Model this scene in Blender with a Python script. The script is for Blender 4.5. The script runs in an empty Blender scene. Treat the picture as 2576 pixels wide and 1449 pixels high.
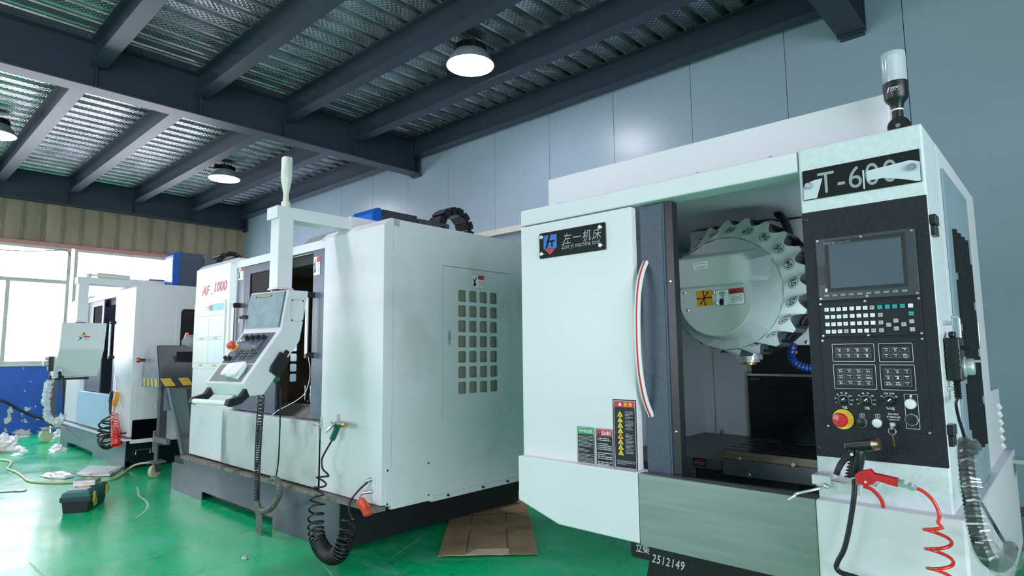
import bpy, bmesh, math, random
from mathutils import Vector, Matrix

random.seed(11)
S = bpy.context.scene
COL = S.collection

# ------------------------------------------------------------------ camera
cam_d = bpy.data.cameras.new('camera')
cam = bpy.data.objects.new('camera', cam_d)
COL.objects.link(cam)
_yaw, _pitch, _roll = math.radians(42.585), math.radians(6.100), math.radians(-0.5816)
_f = Vector((-math.sin(_yaw) * math.cos(_pitch), math.cos(_yaw) * math.cos(_pitch), math.sin(_pitch)))
_r = Vector((math.cos(_yaw), math.sin(_yaw), 0))
_u = _r.cross(_f)
_r, _u = _r * math.cos(_roll) + _u * math.sin(_roll), _u * math.cos(_roll) - _r * math.sin(_roll)
_m = Matrix((_r, _u, -_f)).transposed().to_4x4()
_m.translation = (0, 0, 1.36)
cam.matrix_world = _m
cam_d.sensor_fit = 'HORIZONTAL'
cam_d.sensor_width = 36
cam_d.lens = 36 * 1533.94 / 2576
cam_d.clip_start = 0.05
cam_d.clip_end = 200
S.camera = cam

# ------------------------------------------------------------------ view, world, daylight
S.view_settings.view_transform = 'Standard'
S.view_settings.look = 'None'
S.view_settings.gamma = 1
S.view_settings.use_curve_mapping = False
S.view_settings.exposure = 0.06
S.cycles.max_bounces = 8
S.cycles.diffuse_bounces = 4
S.cycles.glossy_bounces = 4
S.cycles.transmission_bounces = 6
S.cycles.transparent_max_bounces = 12
S.cycles.sample_clamp_indirect = 6
S.cycles.caustics_reflective = False
S.cycles.caustics_refractive = False

W = bpy.data.worlds.new('overcast sky')
S.world = W
W.use_nodes = True
_bg = W.node_tree.nodes['Background']
_bg.inputs[0].default_value = (0.91, 0.915, 1.03, 1)
_bg.inputs[1].default_value = 8.5


def portal(name, loc, size, normal):
    d = bpy.data.lights.new(name, 'AREA')
    d.shape = 'RECTANGLE'
    d.size, d.size_y = size
    d.cycles.is_portal = True
    o = bpy.data.objects.new(name, d)
    COL.objects.link(o)
    o.rotation_euler = Vector(normal).to_track_quat('-Z', 'Y').to_euler()
    o.location = loc


# sky sampling through the window openings of the hall and the added gate
portal('daylight_far_windows', (-14.3, -0.5, 2.35), (11.2, 2.2), (1, 0, 0))
portal('daylight_front_windows', (-4.9, -4.85, 1.95), (4.2, 2.1), (0, 1, 0))
portal('daylight_added_gate', (4.65, -1.7, 1.75), (5.6, 3.5), (-1, 0, 0))


# ------------------------------------------------------------------ materials
def lin(c):
    return tuple(((v / 255) / 12.92 if v / 255 <= 0.04045 else ((v / 255 + 0.055) / 1.055) ** 2.4) for v in c) + (1,)


def mat(name, rgb, rough=0.5, metal=0.0, var=0.05, scale=6.0, bump=0.0, bscale=200.0, stretch=(1, 1, 1),
        spec=0.5, coat=0.0, dirt=None, dirt_scale=3.0, dirt_amt=0.5, rvar=0.0, speck=None, speck_scale=300):
    """painted / metal / plastic surface: base colour, broad tonal noise, optional dirt patches, speckle and bump"""
    m = bpy.data.materials.new(name)
    m.use_nodes = True
    nt = m.node_tree
    N, L = nt.nodes, nt.links
    b = N['Principled BSDF']
    b.inputs['Roughness'].default_value = rough
    b.inputs['Metallic'].default_value = metal
    b.inputs['Specular IOR Level'].default_value = spec
    b.inputs['Coat Weight'].default_value = coat
    b.inputs['Coat Roughness'].default_value = 0.08
    tc = N.new('ShaderNodeTexCoord')
    mp = N.new('ShaderNodeMapping')
    mp.inputs['Scale'].default_value = stretch
    L.new(tc.outputs['Object'], mp.inputs[0])
    base = lin(rgb)

    def noise(sc, det=4):
        n = N.new('ShaderNodeTexNoise')
        n.inputs['Scale'].default_value = sc
        n.inputs['Detail'].default_value = det
        L.new(mp.outputs[0], n.inputs['Vector'])
        return n

    def ramp(src, lo, hi, c0=(0, 0, 0, 1), c1=(1, 1, 1, 1)):
        r = N.new('ShaderNodeValToRGB')
        r.color_ramp.elements[0].position = lo
        r.color_ramp.elements[1].position = hi
        r.color_ramp.elements[0].color = c0
        r.color_ramp.elements[1].color = c1
        L.new(src, r.inputs[0])
        return r

    n = noise(scale)
    dark = tuple(max(0, v * (1 - var)) for v in base[:3]) + (1,)
    lite = tuple(min(1, v * (1 + var)) for v in base[:3]) + (1,)
    out = ramp(n.outputs['Fac'], 0.35, 0.65, dark, lite).outputs[0]
    if dirt is not None:
        k = ramp(noise(dirt_scale, 8).outputs['Fac'], 0.54, 0.68)
        mx = N.new('ShaderNodeMix')
        mx.data_type = 'RGBA'
        mul = N.new('ShaderNodeMath')
        mul.operation = 'MULTIPLY'
        mul.inputs[1].default_value = dirt_amt
        L.new(k.outputs[0], mul.inputs[0])
        L.new(mul.outputs[0], mx.inputs[0])
        L.new(out, mx.inputs[6])
        mx.inputs[7].default_value = lin(dirt)
        out = mx.outputs[2]
    if speck is not None:
        k = ramp(noise(speck_scale, 2).outputs['Fac'], 0.56, 0.66)
        mx = N.new('ShaderNodeMix')
        mx.data_type = 'RGBA'
        L.new(k.outputs[0], mx.inputs[0])
        L.new(out, mx.inputs[6])
        mx.inputs[7].default_value = lin(speck)
        out = mx.outputs[2]
    L.new(out, b.inputs['Base Color'])
    if rvar:
        r = N.new('ShaderNodeMapRange')
        r.inputs[3].default_value = max(0.02, rough - rvar)
        r.inputs[4].default_value = min(1, rough + rvar)
        L.new(noise(scale * 1.7).outputs['Fac'], r.inputs[0])
        L.new(r.outputs[0], b.inputs['Roughness'])
    if bump:
        bn = noise(bscale, 3)
        bp = N.new('ShaderNodeBump')
        bp.inputs['Strength'].default_value = bump
        bp.inputs['Distance'].default_value = 0.002
        L.new(bn.outputs['Fac'], bp.inputs['Height'])
        L.new(bp.outputs[0], b.inputs['Normal'])
    return m


def emit(name, rgb, strength):
    m = bpy.data.materials.new(name)
    m.use_nodes = True
    b = m.node_tree.nodes['Principled BSDF']
    b.inputs['Base Color'].default_value = lin(rgb)
    b.inputs['Emission Color'].default_value = lin(rgb)
    b.inputs['Emission Strength'].default_value = strength
    return m


def clear(name, tint=(255, 255, 255), gloss=0.12, rough=0.03, haze=0.0, haze_rgb=(235, 240, 245), bump=0.0, bscale=20.0):
    """thin clear sheet: mostly transparent, a little mirror gloss, optional milky haze"""
    m = bpy.data.materials.new(name)
    m.use_nodes = True
    nt = m.node_tree
    N, L = nt.nodes, nt.links
    N.remove(N['Principled BSDF'])
    out = N['Material Output']
    t = N.new('ShaderNodeBsdfTransparent')
    t.inputs[0].default_value = lin(tint)
    g = N.new('ShaderNodeBsdfGlossy')
    g.inputs['Roughness'].default_value = rough
    mx = N.new('ShaderNodeMixShader')
    mx.inputs[0].default_value = gloss
    L.new(t.outputs[0], mx.inputs[1])
    L.new(g.outputs[0], mx.inputs[2])
    last = mx
    if bump:
        tc = N.new('ShaderNodeTexCoord')
        n = N.new('ShaderNodeTexNoise')
        n.inputs['Scale'].default_value = bscale
        L.new(tc.outputs['Object'], n.inputs['Vector'])
        bp = N.new('ShaderNodeBump')
        bp.inputs['Strength'].default_value = bump
        bp.inputs['Distance'].default_value = 0.01
        L.new(n.outputs['Fac'], bp.inputs['Height'])
        L.new(bp.outputs[0], g.inputs['Normal'])
    if haze:
        d = N.new('ShaderNodeBsdfDiffuse')
        d.inputs[0].default_value = lin(haze_rgb)
        m2 = N.new('ShaderNodeMixShader')
        m2.inputs[0].default_value = haze
        L.new(last.outputs[0], m2.inputs[1])
        L.new(d.outputs[0], m2.inputs[2])
        last = m2
    L.new(last.outputs[0], out.inputs[0])
    return m


# ------------------------------------------------------------------ mesh kit
def vec(p):
    return Vector(p)


def spline(pts, n=8, closed=False):
    """Catmull-Rom through pts"""
    P = [Vector(p) for p in pts]
    out = []
    m = len(P)
    rng = range(m if closed else m - 1)
    for i in rng:
        if closed:
            a, b, c, d = P[(i - 1) % m], P[i], P[(i + 1) % m], P[(i + 2) % m]
        else:
            a, b, c, d = P[max(i - 1, 0)], P[i], P[i + 1], P[min(i + 2, m - 1)]
        for k in range(n):
            t = k / n
            out.append(0.5 * ((2 * b) + (c - a) * t + (2 * a - 5 * b + 4 * c - d) * t * t + (3 * b - a - 3 * c + d) * t ** 3))
    if not closed:
        out.append(P[-1])
    return out


def coil(path, radius, turns, per=14, weights=None):
    """helix wound on a path; weights = relative winding density along the path"""
    P = spline(path, 12)
    n = len(P)
    w = [1.0] * (n - 1)
    if weights:
        for i in range(n - 1):
            t = i / (n - 1) * (len(weights) - 1)
            k = min(int(t), len(weights) - 2)
            w[i] = weights[k] * (1 - (t - k)) + weights[k + 1] * (t - k)
    seg = [(P[i + 1] - P[i]).length * w[i] for i in range(n - 1)]
    tot = sum(seg)
    cum = [0]
    for s in seg:
        cum.append(cum[-1] + s)
    steps = int(turns * per)
    out = []
    T0 = (P[1] - P[0]).normalized()
    N0 = T0.orthogonal().normalized()
    frames = []
    for i in range(n):
        T = (P[min(i + 1, n - 1)] - P[max(i - 1, 0)]).normalized()
        N0 = (N0 - T * N0.dot(T)).normalized()
        frames.append((T, N0.copy(), T.cross(N0)))
    j = 0
    for s in range(steps + 1):
        d = s / steps * tot
        while j < n - 2 and cum[j + 1] < d:
            j += 1
        t = 0 if seg[j] == 0 else (d - cum[j]) / seg[j]
        p = P[j].lerp(P[j + 1], min(max(t, 0), 1))
        a = 2 * math.pi * turns * s / steps
        r = radius(s / steps) if callable(radius) else radius
        out.append(p + r * (frames[j][1] * math.cos(a) + frames[j][2] * math.sin(a)))
    return out


def rrect(x0, y0, x1, y1, r, n=4):
    pts = []
    for cx, cy, a in ((x1 - r, y1 - r, 0), (x0 + r, y1 - r, 90), (x0 + r, y0 + r, 180), (x1 - r, y0 + r, 270)):
        for k in range(n + 1):
            t = math.radians(a + 90 * k / n)
            pts.append((cx + r * math.cos(t), cy + r * math.sin(t)))
    return pts


def circ(cx, cy, r, n=24, ry=None):
    return [(cx + r * math.cos(2 * math.pi * k / n), cy + (ry or r) * math.sin(2 * math.pi * k / n)) for k in range(n)]


_flat = {}


def flat_mesh(key, outer, holes):
    """triangulated 2-D region (outer loop minus holes)"""
    cu = bpy.data.curves.new('tmp', 'CURVE')
    cu.dimensions = '2D'
    cu.fill_mode = 'BOTH'
    for loop in [outer] + list(holes):
        s = cu.splines.new('POLY')
        s.points.add(len(loop) - 1)
        for p, q in zip(s.points, loop):
            p.co = (q[0], q[1], 0, 1)
        s.use_cyclic_u = True
    o = bpy.data.objects.new('tmp', cu)
    me = bpy.data.meshes.new_from_object(o)
    vs = [tuple(v.co[:2]) for v in me.vertices]
    fs = [tuple(p.vertices) for p in me.polygons]
    bpy.data.objects.remove(o)
    bpy.data.curves.remove(cu)
    bpy.data.meshes.remove(me)
    return vs, fs


def text_mesh(s, bold=0.0, shear=0.0, spacing=1.0):
    k = (s, bold, shear, spacing)
    if k not in _flat:
        cu = bpy.data.curves.new('tmp', 'FONT')
        cu.body = s
        cu.size = 1
        cu.offset = bold
        cu.shear = shear
        cu.space_character = spacing
        cu.resolution_u = 6
        o = bpy.data.objects.new('tmp', cu)
        me = bpy.data.meshes.new_from_object(o)
        vs = [tuple(v.co[:2]) for v in me.vertices]
        fs = [tuple(p.vertices) for p in me.polygons]
        bpy.data.objects.remove(o)
        bpy.data.curves.remove(cu)
        bpy.data.meshes.remove(me)
        _flat[k] = (vs, fs)
    return _flat[k]


WPOS = {}


class MB:
    """collects shapes and links them as ONE mesh object"""

    def __init__(self, M=None):
        self.v, self.f, self.mi, self.cur, self.M = [], [], [], 0, M
        self.O, self.U, self.Vv, self.Nn = Vector((0, 0, 0)), Vector((1, 0, 0)), Vector((0, 1, 0)), Vector((0, 0, 1))

    def m(self, i):
        self.cur = i
        return self

    def add(self, vs, fs):
        b = len(self.v)
        for p in vs:
            p = Vector(p)
            self.v.append(self.M @ p if self.M else p)
        for f in fs:
            self.f.append(tuple(i + b for i in f))
            self.mi.append(self.cur)
        return self

    # solids -------------------------------------------------------------
    def box(self, x0, x1, y0, y1, z0, z1):
        return self.add([(x, y, z) for z in (z0, z1) for y in (y0, y1) for x in (x0, x1)],
                        [(0, 2, 3, 1), (4, 5, 7, 6), (0, 1, 5, 4), (2, 6, 7, 3), (0, 4, 6, 2), (1, 3, 7, 5)])

    def poly(self, pts):
        return self.add(pts, [tuple(range(len(pts)))])

    def prism(self, pts, d):
        n = len(pts)
        d = Vector(d)
        vs = [Vector(p) for p in pts] + [Vector(p) + d for p in pts]
        fs = [tuple(range(n))[::-1], tuple(range(n, 2 * n))] + [(i, (i + 1) % n, n + (i + 1) % n, n + i) for i in range(n)]
        return self.add(vs, fs)

    def tube(self, pts, r, n=8, closed=False, cap=True):
        P = [Vector(p) for p in pts]
        m = len(P)
        rr = r if isinstance(r, (list, tuple)) else [r] * m
        T = (P[1] - P[0]).normalized()
        N0 = T.orthogonal().normalized()
        vs = []
        for i in range(m):
            if closed:
                T = (P[(i + 1) % m] - P[i - 1]).normalized()
            else:
                T = (P[min(i + 1, m - 1)] - P[max(i - 1, 0)]).normalized()
            N0 = (N0 - T * N0.dot(T))
            N0 = N0.normalized() if N0.length > 1e-6 else T.orthogonal().normalized()
            B = T.cross(N0)
            for k in range(n):
                a = 2 * math.pi * k / n
                vs.append(P[i] + rr[i] * (N0 * math.cos(a) + B * math.sin(a)))
        fs = []
        for i in range(m if closed else m - 1):
            j = (i + 1) % m
            for k in range(n):
                k2 = (k + 1) % n
                fs.append((i * n + k, i * n + k2, j * n + k2, j * n + k))
        if cap and not closed:
            fs.append(tuple(range(n))[::-1])
            fs.append(tuple((m - 1) * n + k for k in range(n)))
        return self.add(vs, fs)

    def cyl(self, a, b, r0, r1=None, n=20):
        return self.tube([a, b], [r0, r0 if r1 is None else r1], n)

    def lathe(self, prof, o, axis=(0, 0, 1), n=28, arc=None):
        o, A = Vector(o), Vector(axis).normalized()
        X = A.orthogonal().normalized()
        Y = A.cross(X)
        vs = []
        for r, h in prof:
            for k in range(n):
                a = 2 * math.pi * k / n
                vs.append(o + A * h + r * (X * math.cos(a) + Y * math.sin(a)))
        fs = []
        for i in range(len(prof) - 1):
            for k in range(n):
                k2 = (k + 1) % n
                fs.append((i * n + k, i * n + k2, (i + 1) * n + k2, (i + 1) * n + k))
        if prof[0][0] > 1e-6:
            fs.append(tuple(range(n))[::-1])
        if prof[-1][0] > 1e-6:
            fs.append(tuple((len(prof) - 1) * n + k for k in range(n)))
        return self.add(vs, fs)

    def ball(self, c, r, n=12, sz=1.0):
        prof = [(max(r * math.sin(math.pi * k / 8), 1e-7), -r * sz * math.cos(math.pi * k / 8)) for k in range(9)]
        return self.lathe(prof, c, (0, 0, 1), n)

    # flat artwork on a plane -------------------------------------------
    def plane(self, O, U, V):
        self.O, self.U, self.Vv = Vector(O), Vector(U).normalized(), Vector(V).normalized()
        self.Nn = self.U.cross(self.Vv)
        return self

    def at(self, x, y, h=0.0):
        return self.O + self.U * x + self.Vv * y + self.Nn * h

    def shape(self, outer, holes=(), t=0.0, h=0.0):
        if not holes:
            pts = [self.at(x, y, h) for x, y in outer]
            if t:
                return self.prism(pts, self.Nn * t)
            return self.poly(pts)
        vs, fs = flat_mesh(None, outer, holes)
        n = len(vs)
        if not t:
            return self.add([self.at(x, y, h) for x, y in vs], fs)
        V2 = [self.at(x, y, h) for x, y in vs] + [self.at(x, y, h + t) for x, y in vs]
        F2 = [f[::-1] for f in fs] + [tuple(i + n for i in f) for f in fs]
        edges = {}
        for f in fs:
            for i in range(len(f)):
                a, b = f[i], f[(i + 1) % len(f)]
                edges[(a, b)] = edges.get((a, b), 0) + 1
        for (a, b) in edges:
            if (b, a) not in edges:
                F2.append((a, b, b + n, a + n))
        return self.add(V2, F2)

    def rect(self, x0, y0, x1, y1, t=0.0, h=0.0):
        return self.shape([(x0, y0), (x1, y0), (x1, y1), (x0, y1)], (), t, h)

    def frame(self, x0, y0, x1, y1, w, t=0.0, h=0.0, r=0.0):
        if r:
            return self.shape(rrect(x0, y0, x1, y1, r), [rrect(x0 + w, y0 + w, x1 - w, y1 - w, max(r - w, w * .3))[::-1]], t, h)
        self.rect(x0, y0, x1, y0 + w, t, h)
        self.rect(x0, y1 - w, x1, y1, t, h)
        self.rect(x0, y0 + w, x0 + w, y1 - w, t, h)
        return self.rect(x1 - w, y0 + w, x1, y1 - w, t, h)

    def text(self, s, x, y, size, h=0.0, align='c', rot=0.0, bold=0.0, shear=0.0, width=None, spacing=1.0, t=0.0):
        vs, fs = text_mesh(s, bold, shear, spacing)
        if not vs:
            return self
        xs = [p[0] for p in vs]
        ys = [p[1] for p in vs]
        x0, x1, y0, y1 = min(xs), max(xs), min(ys), max(ys)
        sx = size if width is None else width / (x1 - x0)
        cx = {'c': (x0 + x1) / 2, 'l': x0, 'r': x1}[align]
        cy = (y0 + y1) / 2
        ca, sa = math.cos(rot), math.sin(rot)
        out = []
        for a, b in vs:
            a, b = (a - cx) * sx, (b - cy) * size
            out.append(self.at(x + a * ca - b * sa, y + a * sa + b * ca, h))
        return self.add(out, fs)

    # ---------------------------------------------------------------- link
    def build(self, name, mats, parent=None, smooth=False, bevel=0.0, label=None, cat=None, group=None, kind=None, flip=False):
        if not isinstance(mats, (list, tuple)):
            mats = [mats]
        me = bpy.data.meshes.new(name)
        off = Vector((0, 0, 0))
        if parent is None and self.v:
            lo = [min(p[i] for p in self.v) for i in range(3)]
            hi = [max(p[i] for p in self.v) for i in range(3)]
            off = Vector(((lo[0] + hi[0]) / 2, (lo[1] + hi[1]) / 2, lo[2]))
        me.from_pydata([p - off for p in self.v], [], self.f)
        for m_ in mats:
            me.materials.append(m_)
        me.polygons.foreach_set('material_index', self.mi)
        bm = bmesh.new()
        bm.from_mesh(me)
        bmesh.ops.remove_doubles(bm, verts=bm.verts, dist=1e-6)
        bmesh.ops.recalc_face_normals(bm, faces=bm.faces)
        bm.to_mesh(me)
        bm.free()
        if smooth:
            me.polygons.foreach_set('use_smooth', [True] * len(me.polygons))
            if hasattr(me, 'set_sharp_from_angle'):
                me.set_sharp_from_angle(angle=math.radians(40))
        me.update()
        o = bpy.data.objects.new(name, me)
        COL.objects.link(o)
        if parent is not None:
            o.parent = parent
            o.matrix_parent_inverse = Matrix.Translation(-WPOS.get(parent.name, Vector((0, 0, 0))))
            WPOS[o.name] = Vector((0, 0, 0))
        else:
            o.location = off
            WPOS[o.name] = off.copy()
        if bevel:
            b = o.modifiers.new('bevel', 'BEVEL')
            b.width = bevel
            b.segments = 2
            b.limit_method = 'ANGLE'
            b.angle_limit = math.radians(50)
        for k, v_ in (('label', label), ('category', cat), ('group', group), ('kind', kind)):
            if v_:
                o[k] = v_
        return o


def thing(name, label, cat, loc, group=None):
    o = bpy.data.objects.new(name, None)
    o.empty_display_size = 0.1
    COL.objects.link(o)
    o.location = loc
    WPOS[o.name] = Vector(loc)
    o['label'] = label
    o['category'] = cat
    if group:
        o['group'] = group
    return o

# ------------------------------------------------------------------ shared materials
M = {}
M['mint'] = mat('pale mint machine enamel', (222, 225, 230), 0.34, var=0.02, scale=1.5, bump=0.03, bscale=350)
M['mint_worn'] = mat('pale mint enamel with grime', (222, 225, 230), 0.33, var=0.03, scale=1.5, dirt=(150, 155, 145), dirt_scale=2.2, dirt_amt=0.22, bump=0.03, bscale=350)
M['mint_grain'] = mat('pale mint orange-peel enamel', (210, 221, 225), 0.42, var=0.05, scale=60, bump=0.25, bscale=240)
M['steel_paint'] = mat('dark blue grey beam paint', (50, 61, 74), 0.44, var=0.06, scale=2.0, bump=0.04, bscale=120, spec=0.4)
M['door_blue'] = mat('textured slate blue enamel', (62, 76, 94), 0.42, var=0.08, scale=30, bump=0.5, bscale=260, speck=(92, 106, 124), speck_scale=420)
M['panel_black'] = mat('black wrinkle finish', (20, 24, 32), 0.5, var=0.15, scale=40, bump=0.5, bscale=420, speck=(52, 58, 68), speck_scale=520, spec=.35)
M['plate_black'] = mat('satin black plate', (24, 28, 36), 0.45, var=0.06, scale=5, spec=.35)
M['gloss_black'] = mat('gloss black acrylic', (8, 10, 14), 0.04, var=0.05, scale=3, coat=0.6)
M['black_rubber'] = mat('black rubber', (20, 22, 26), 0.42, var=0.1, scale=20)
M['black_plastic'] = mat('black plastic', (24, 27, 32), 0.35, var=0.08, scale=20)
M['black_and_shade'] = mat('black casting and painted shade', (22, 25, 27), 0.6, var=0.2, scale=6)  # black parts, and shade painted in on the mill base and column recess
M['chrome'] = mat('chrome', (206, 210, 216), 0.22, metal=0.6, var=0.02)
M['steel'] = mat('bright screw steel', (200, 203, 205), 0.28, metal=1.0, var=0.05, scale=40)
M['stainless'] = mat('brushed stainless sheet', (140, 150, 148), 0.36, metal=0.9, var=0.07, scale=3, stretch=(1, 1, 14), bump=0.06, bscale=90, rvar=0.08)
M['stainless_dirty'] = mat('soiled stainless sheet', (205, 208, 208), 0.4, metal=0.55, var=0.06, scale=3, dirt=(120, 118, 112), dirt_scale=3.0, dirt_amt=0.7, stretch=(1, 1, 0.45))
M['white_film'] = mat('white film', (238, 242, 246), 0.22, var=0.02)
M['white_plastic'] = mat('white plastic', (236, 238, 238), 0.3, var=0.02)
M['print_white'] = mat('white print', (225, 230, 232), 0.5, var=0.02)
M['print_black'] = mat('black print', (18, 20, 22), 0.5, var=0.02)
M['print_red'] = mat('red print', (200, 40, 50), 0.45, var=0.03)
M['print_pink'] = mat('faded red print', (206, 92, 98), 0.5, var=0.05)
M['print_yellow'] = mat('yellow print', (232, 205, 50), 0.45, var=0.03)
M['print_green'] = mat('green print', (20, 160, 110), 0.45, var=0.03)
M['print_blue'] = mat('blue print', (30, 110, 200), 0.4, var=0.03)
M['print_cyan'] = mat('cyan print', (150, 215, 228), 0.5, var=0.1, scale=10)
M['print_grey'] = mat('grey print', (150, 158, 164), 0.5, var=0.03)
M['print_orange'] = mat('amber sticker', (222, 158, 40), 0.4, var=0.04)
M['red_plastic'] = mat('red plastic', (205, 32, 44), 0.28, var=0.05, coat=0.3)
M['coil_red'] = mat('red polyurethane hose', (232, 46, 34), 0.2, var=0.05, coat=0.5)
M['coil_orange'] = mat('orange polyurethane hose', (238, 92, 58), 0.22, var=0.06, coat=0.4)
M['brass'] = mat('brass', (196, 150, 70), 0.25, metal=1.0, var=0.06)
M['copper'] = mat('copper plated nozzle', (196, 150, 128), 0.2, metal=1.0, var=0.06)
M['way_black'] = mat('oily black way cover', (30, 32, 33), 0.28, metal=0.5, var=0.2, scale=5, bump=0.08, bscale=30, rvar=0.1)
M['cast_grey'] = mat('dark grey cover sheet', (78, 86, 88), 0.4, metal=0.2, var=0.12, scale=12, bump=0.12, bscale=140)
M['mag_grey'] = mat('light grey moulded cover', (196, 205, 204), 0.38, var=0.02, scale=3, bump=0.04, bscale=300)
M['blue_paint'] = mat('blue enamel', (16, 92, 186), 0.3, var=0.05, scale=3)
M['hazard_yellow'] = mat('worn hazard yellow', (206, 184, 70), 0.5, var=0.12, scale=20)
M['base_grey'] = mat('grey blue base enamel', (66, 77, 90), 0.34, var=0.12, scale=2, dirt=(104, 98, 96), dirt_scale=2.6, dirt_amt=0.6, rvar=0.08)
M['swarf_ledge'] = mat('ledge strewn with swarf', (120, 116, 108), 0.6, var=0.3, scale=30, dirt=(60, 56, 52), dirt_scale=9, dirt_amt=0.9, bump=0.5, bscale=60)
M['reflection_pale'] = clear('pale painted reflection', gloss=0.12, rough=0.1, haze=0.74, haze_rgb=(226, 234, 246))  # pale sheet for the reflection painted on the model plate
M['glass'] = clear('window glass', gloss=0.06)
M['film_clear'] = clear('clear wrapping film', gloss=0.13, rough=0.10, haze=0.05)
M['acrylic_clear'] = clear('clear acrylic lens', gloss=0.12, rough=0.1, haze=0.5, haze_rgb=(215, 225, 235))
M['card'] = mat('corrugated cardboard', (176, 148, 112), 0.8, var=0.08, scale=6, dirt=(112, 92, 70), dirt_scale=4, dirt_amt=0.5)


def floor_mat():
    m = bpy.data.materials.new('green epoxy floor')
    m.use_nodes = True
    nt = m.node_tree
    N, L = nt.nodes, nt.links
    b = N['Principled BSDF']
    tc = N.new('ShaderNodeTexCoord')

    def noise(sc, det, st, lo, hi):
        mp = N.new('ShaderNodeMapping')
        mp.inputs['Scale'].default_value = st
        mp.inputs['Rotation'].default_value = (0, 0, 0.6)
        L.new(tc.outputs['Object'], mp.inputs[0])
        n = N.new('ShaderNodeTexNoise')
        n.inputs['Scale'].default_value = sc
        n.inputs['Detail'].default_value = det
        n.inputs['Roughness'].default_value = 0.62
        L.new(mp.outputs[0], n.inputs['Vector'])
        r = N.new('ShaderNodeMapRange')
        r.inputs[1].default_value = lo
        r.inputs[2].default_value = hi
        L.new(n.outputs['Fac'], r.inputs[0])
        return r.outputs[0]

    def mix(a, c, f, k=1.0):
        mx = N.new('ShaderNodeMix')
        mx.data_type = 'RGBA'
        mu = N.new('ShaderNodeMath')
        mu.operation = 'MULTIPLY'
        mu.inputs[1].default_value = k
        L.new(f, mu.inputs[0])
        L.new(mu.outputs[0], mx.inputs[0])
        if isinstance(a, tuple):
            mx.inputs[6].default_value = a
        else:
            L.new(a, mx.inputs[6])
        mx.inputs[7].default_value = c
        return mx.outputs[2]

    c = mix(lin((0, 190, 116)), lin((0, 204, 138)), noise(0.7, 3, (1, 1, 1), 0.35, 0.65))
    c = mix(c, lin((96, 200, 166)), noise(2.2, 9, (1, 2.6, 1), 0.53, 0.66), 0.6)
    c = mix(c, lin((8, 104, 72)), noise(3.5, 9, (2.6, 1, 1), 0.58, 0.72), 0.55)
    c = mix(c, lin((150, 205, 188)), noise(14, 6, (1, 7, 1), 0.60, 0.68), 0.6)
    L.new(c, b.inputs['Base Color'])
    r = N.new('ShaderNodeMapRange')
    r.inputs[3].default_value = 0.14
    r.inputs[4].default_value = 0.32
    L.new(noise(1.8, 6, (1, 1, 1), 0.3, 0.7), r.inputs[0])
    L.new(r.outputs[0], b.inputs['Roughness'])
    b.inputs['Specular IOR Level'].default_value = 0.36
    bn = N.new('ShaderNodeBump')
    bn.inputs['Strength'].default_value = 0.22
    bn.inputs['Distance'].default_value = 0.004
    L.new(noise(5, 6, (1, 1, 1), 0.2, 0.8), bn.inputs['Height'])
    L.new(bn.outputs[0], b.inputs['Normal'])
    return m


def peel_mat():
    """blue wall enamel flaked off to cream plaster in patches"""
    m = mat('flaking blue wall enamel', (20, 84, 178), 0.35, var=0.12, scale=2)
    nt = m.node_tree
    N, L = nt.nodes, nt.links
    b = N['Principled BSDF']
    src = b.inputs['Base Color'].links[0].from_socket
    tc = N.new('ShaderNodeTexCoord')
    n = N.new('ShaderNodeTexNoise')
    n.inputs['Scale'].default_value = 5.5
    n.inputs['Detail'].default_value = 7
    L.new(tc.outputs['Object'], n.inputs['Vector'])
    sep = N.new('ShaderNodeSeparateXYZ')
    L.new(tc.outputs['Object'], sep.inputs[0])
    h = N.new('ShaderNodeMapRange')          # the paint is knocked off mostly low down
    h.inputs[1].default_value = 0.0
    h.inputs[2].default_value = 1.1
    h.inputs[3].default_value = 0.09
    h.inputs[4].default_value = -0.08
    L.new(sep.outputs[2], h.inputs[0])
    ad = N.new('ShaderNodeMath')
    L.new(n.outputs['Fac'], ad.inputs[0])
    L.new(h.outputs[0], ad.inputs[1])
    r = N.new('ShaderNodeValToRGB')
    r.color_ramp.interpolation = 'LINEAR'
    r.color_ramp.elements[0].position = 0.635
    r.color_ramp.elements[1].position = 0.65
    L.new(ad.outputs[0], r.inputs[0])
    mx = N.new('ShaderNodeMix')
    mx.data_type = 'RGBA'
    L.new(r.outputs[0], mx.inputs[0])
    L.new(src, mx.inputs[6])
    mx.inputs[7].default_value = lin((206, 202, 188))
    L.new(mx.outputs[2], b.inputs['Base Color'])
    return m


M['floor'] = floor_mat()
M['peel'] = peel_mat()
M['deck'] = mat('galvanised deck sheet', (196, 196, 202), 0.26, metal=0.85, var=0.2, scale=3, bump=0.06, bscale=40, rvar=0.1)
M['deck_emboss'] = mat('embossed galvanised trough', (176, 180, 188), 0.22, metal=0.85, var=0.25, scale=3, rvar=0.08)


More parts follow.
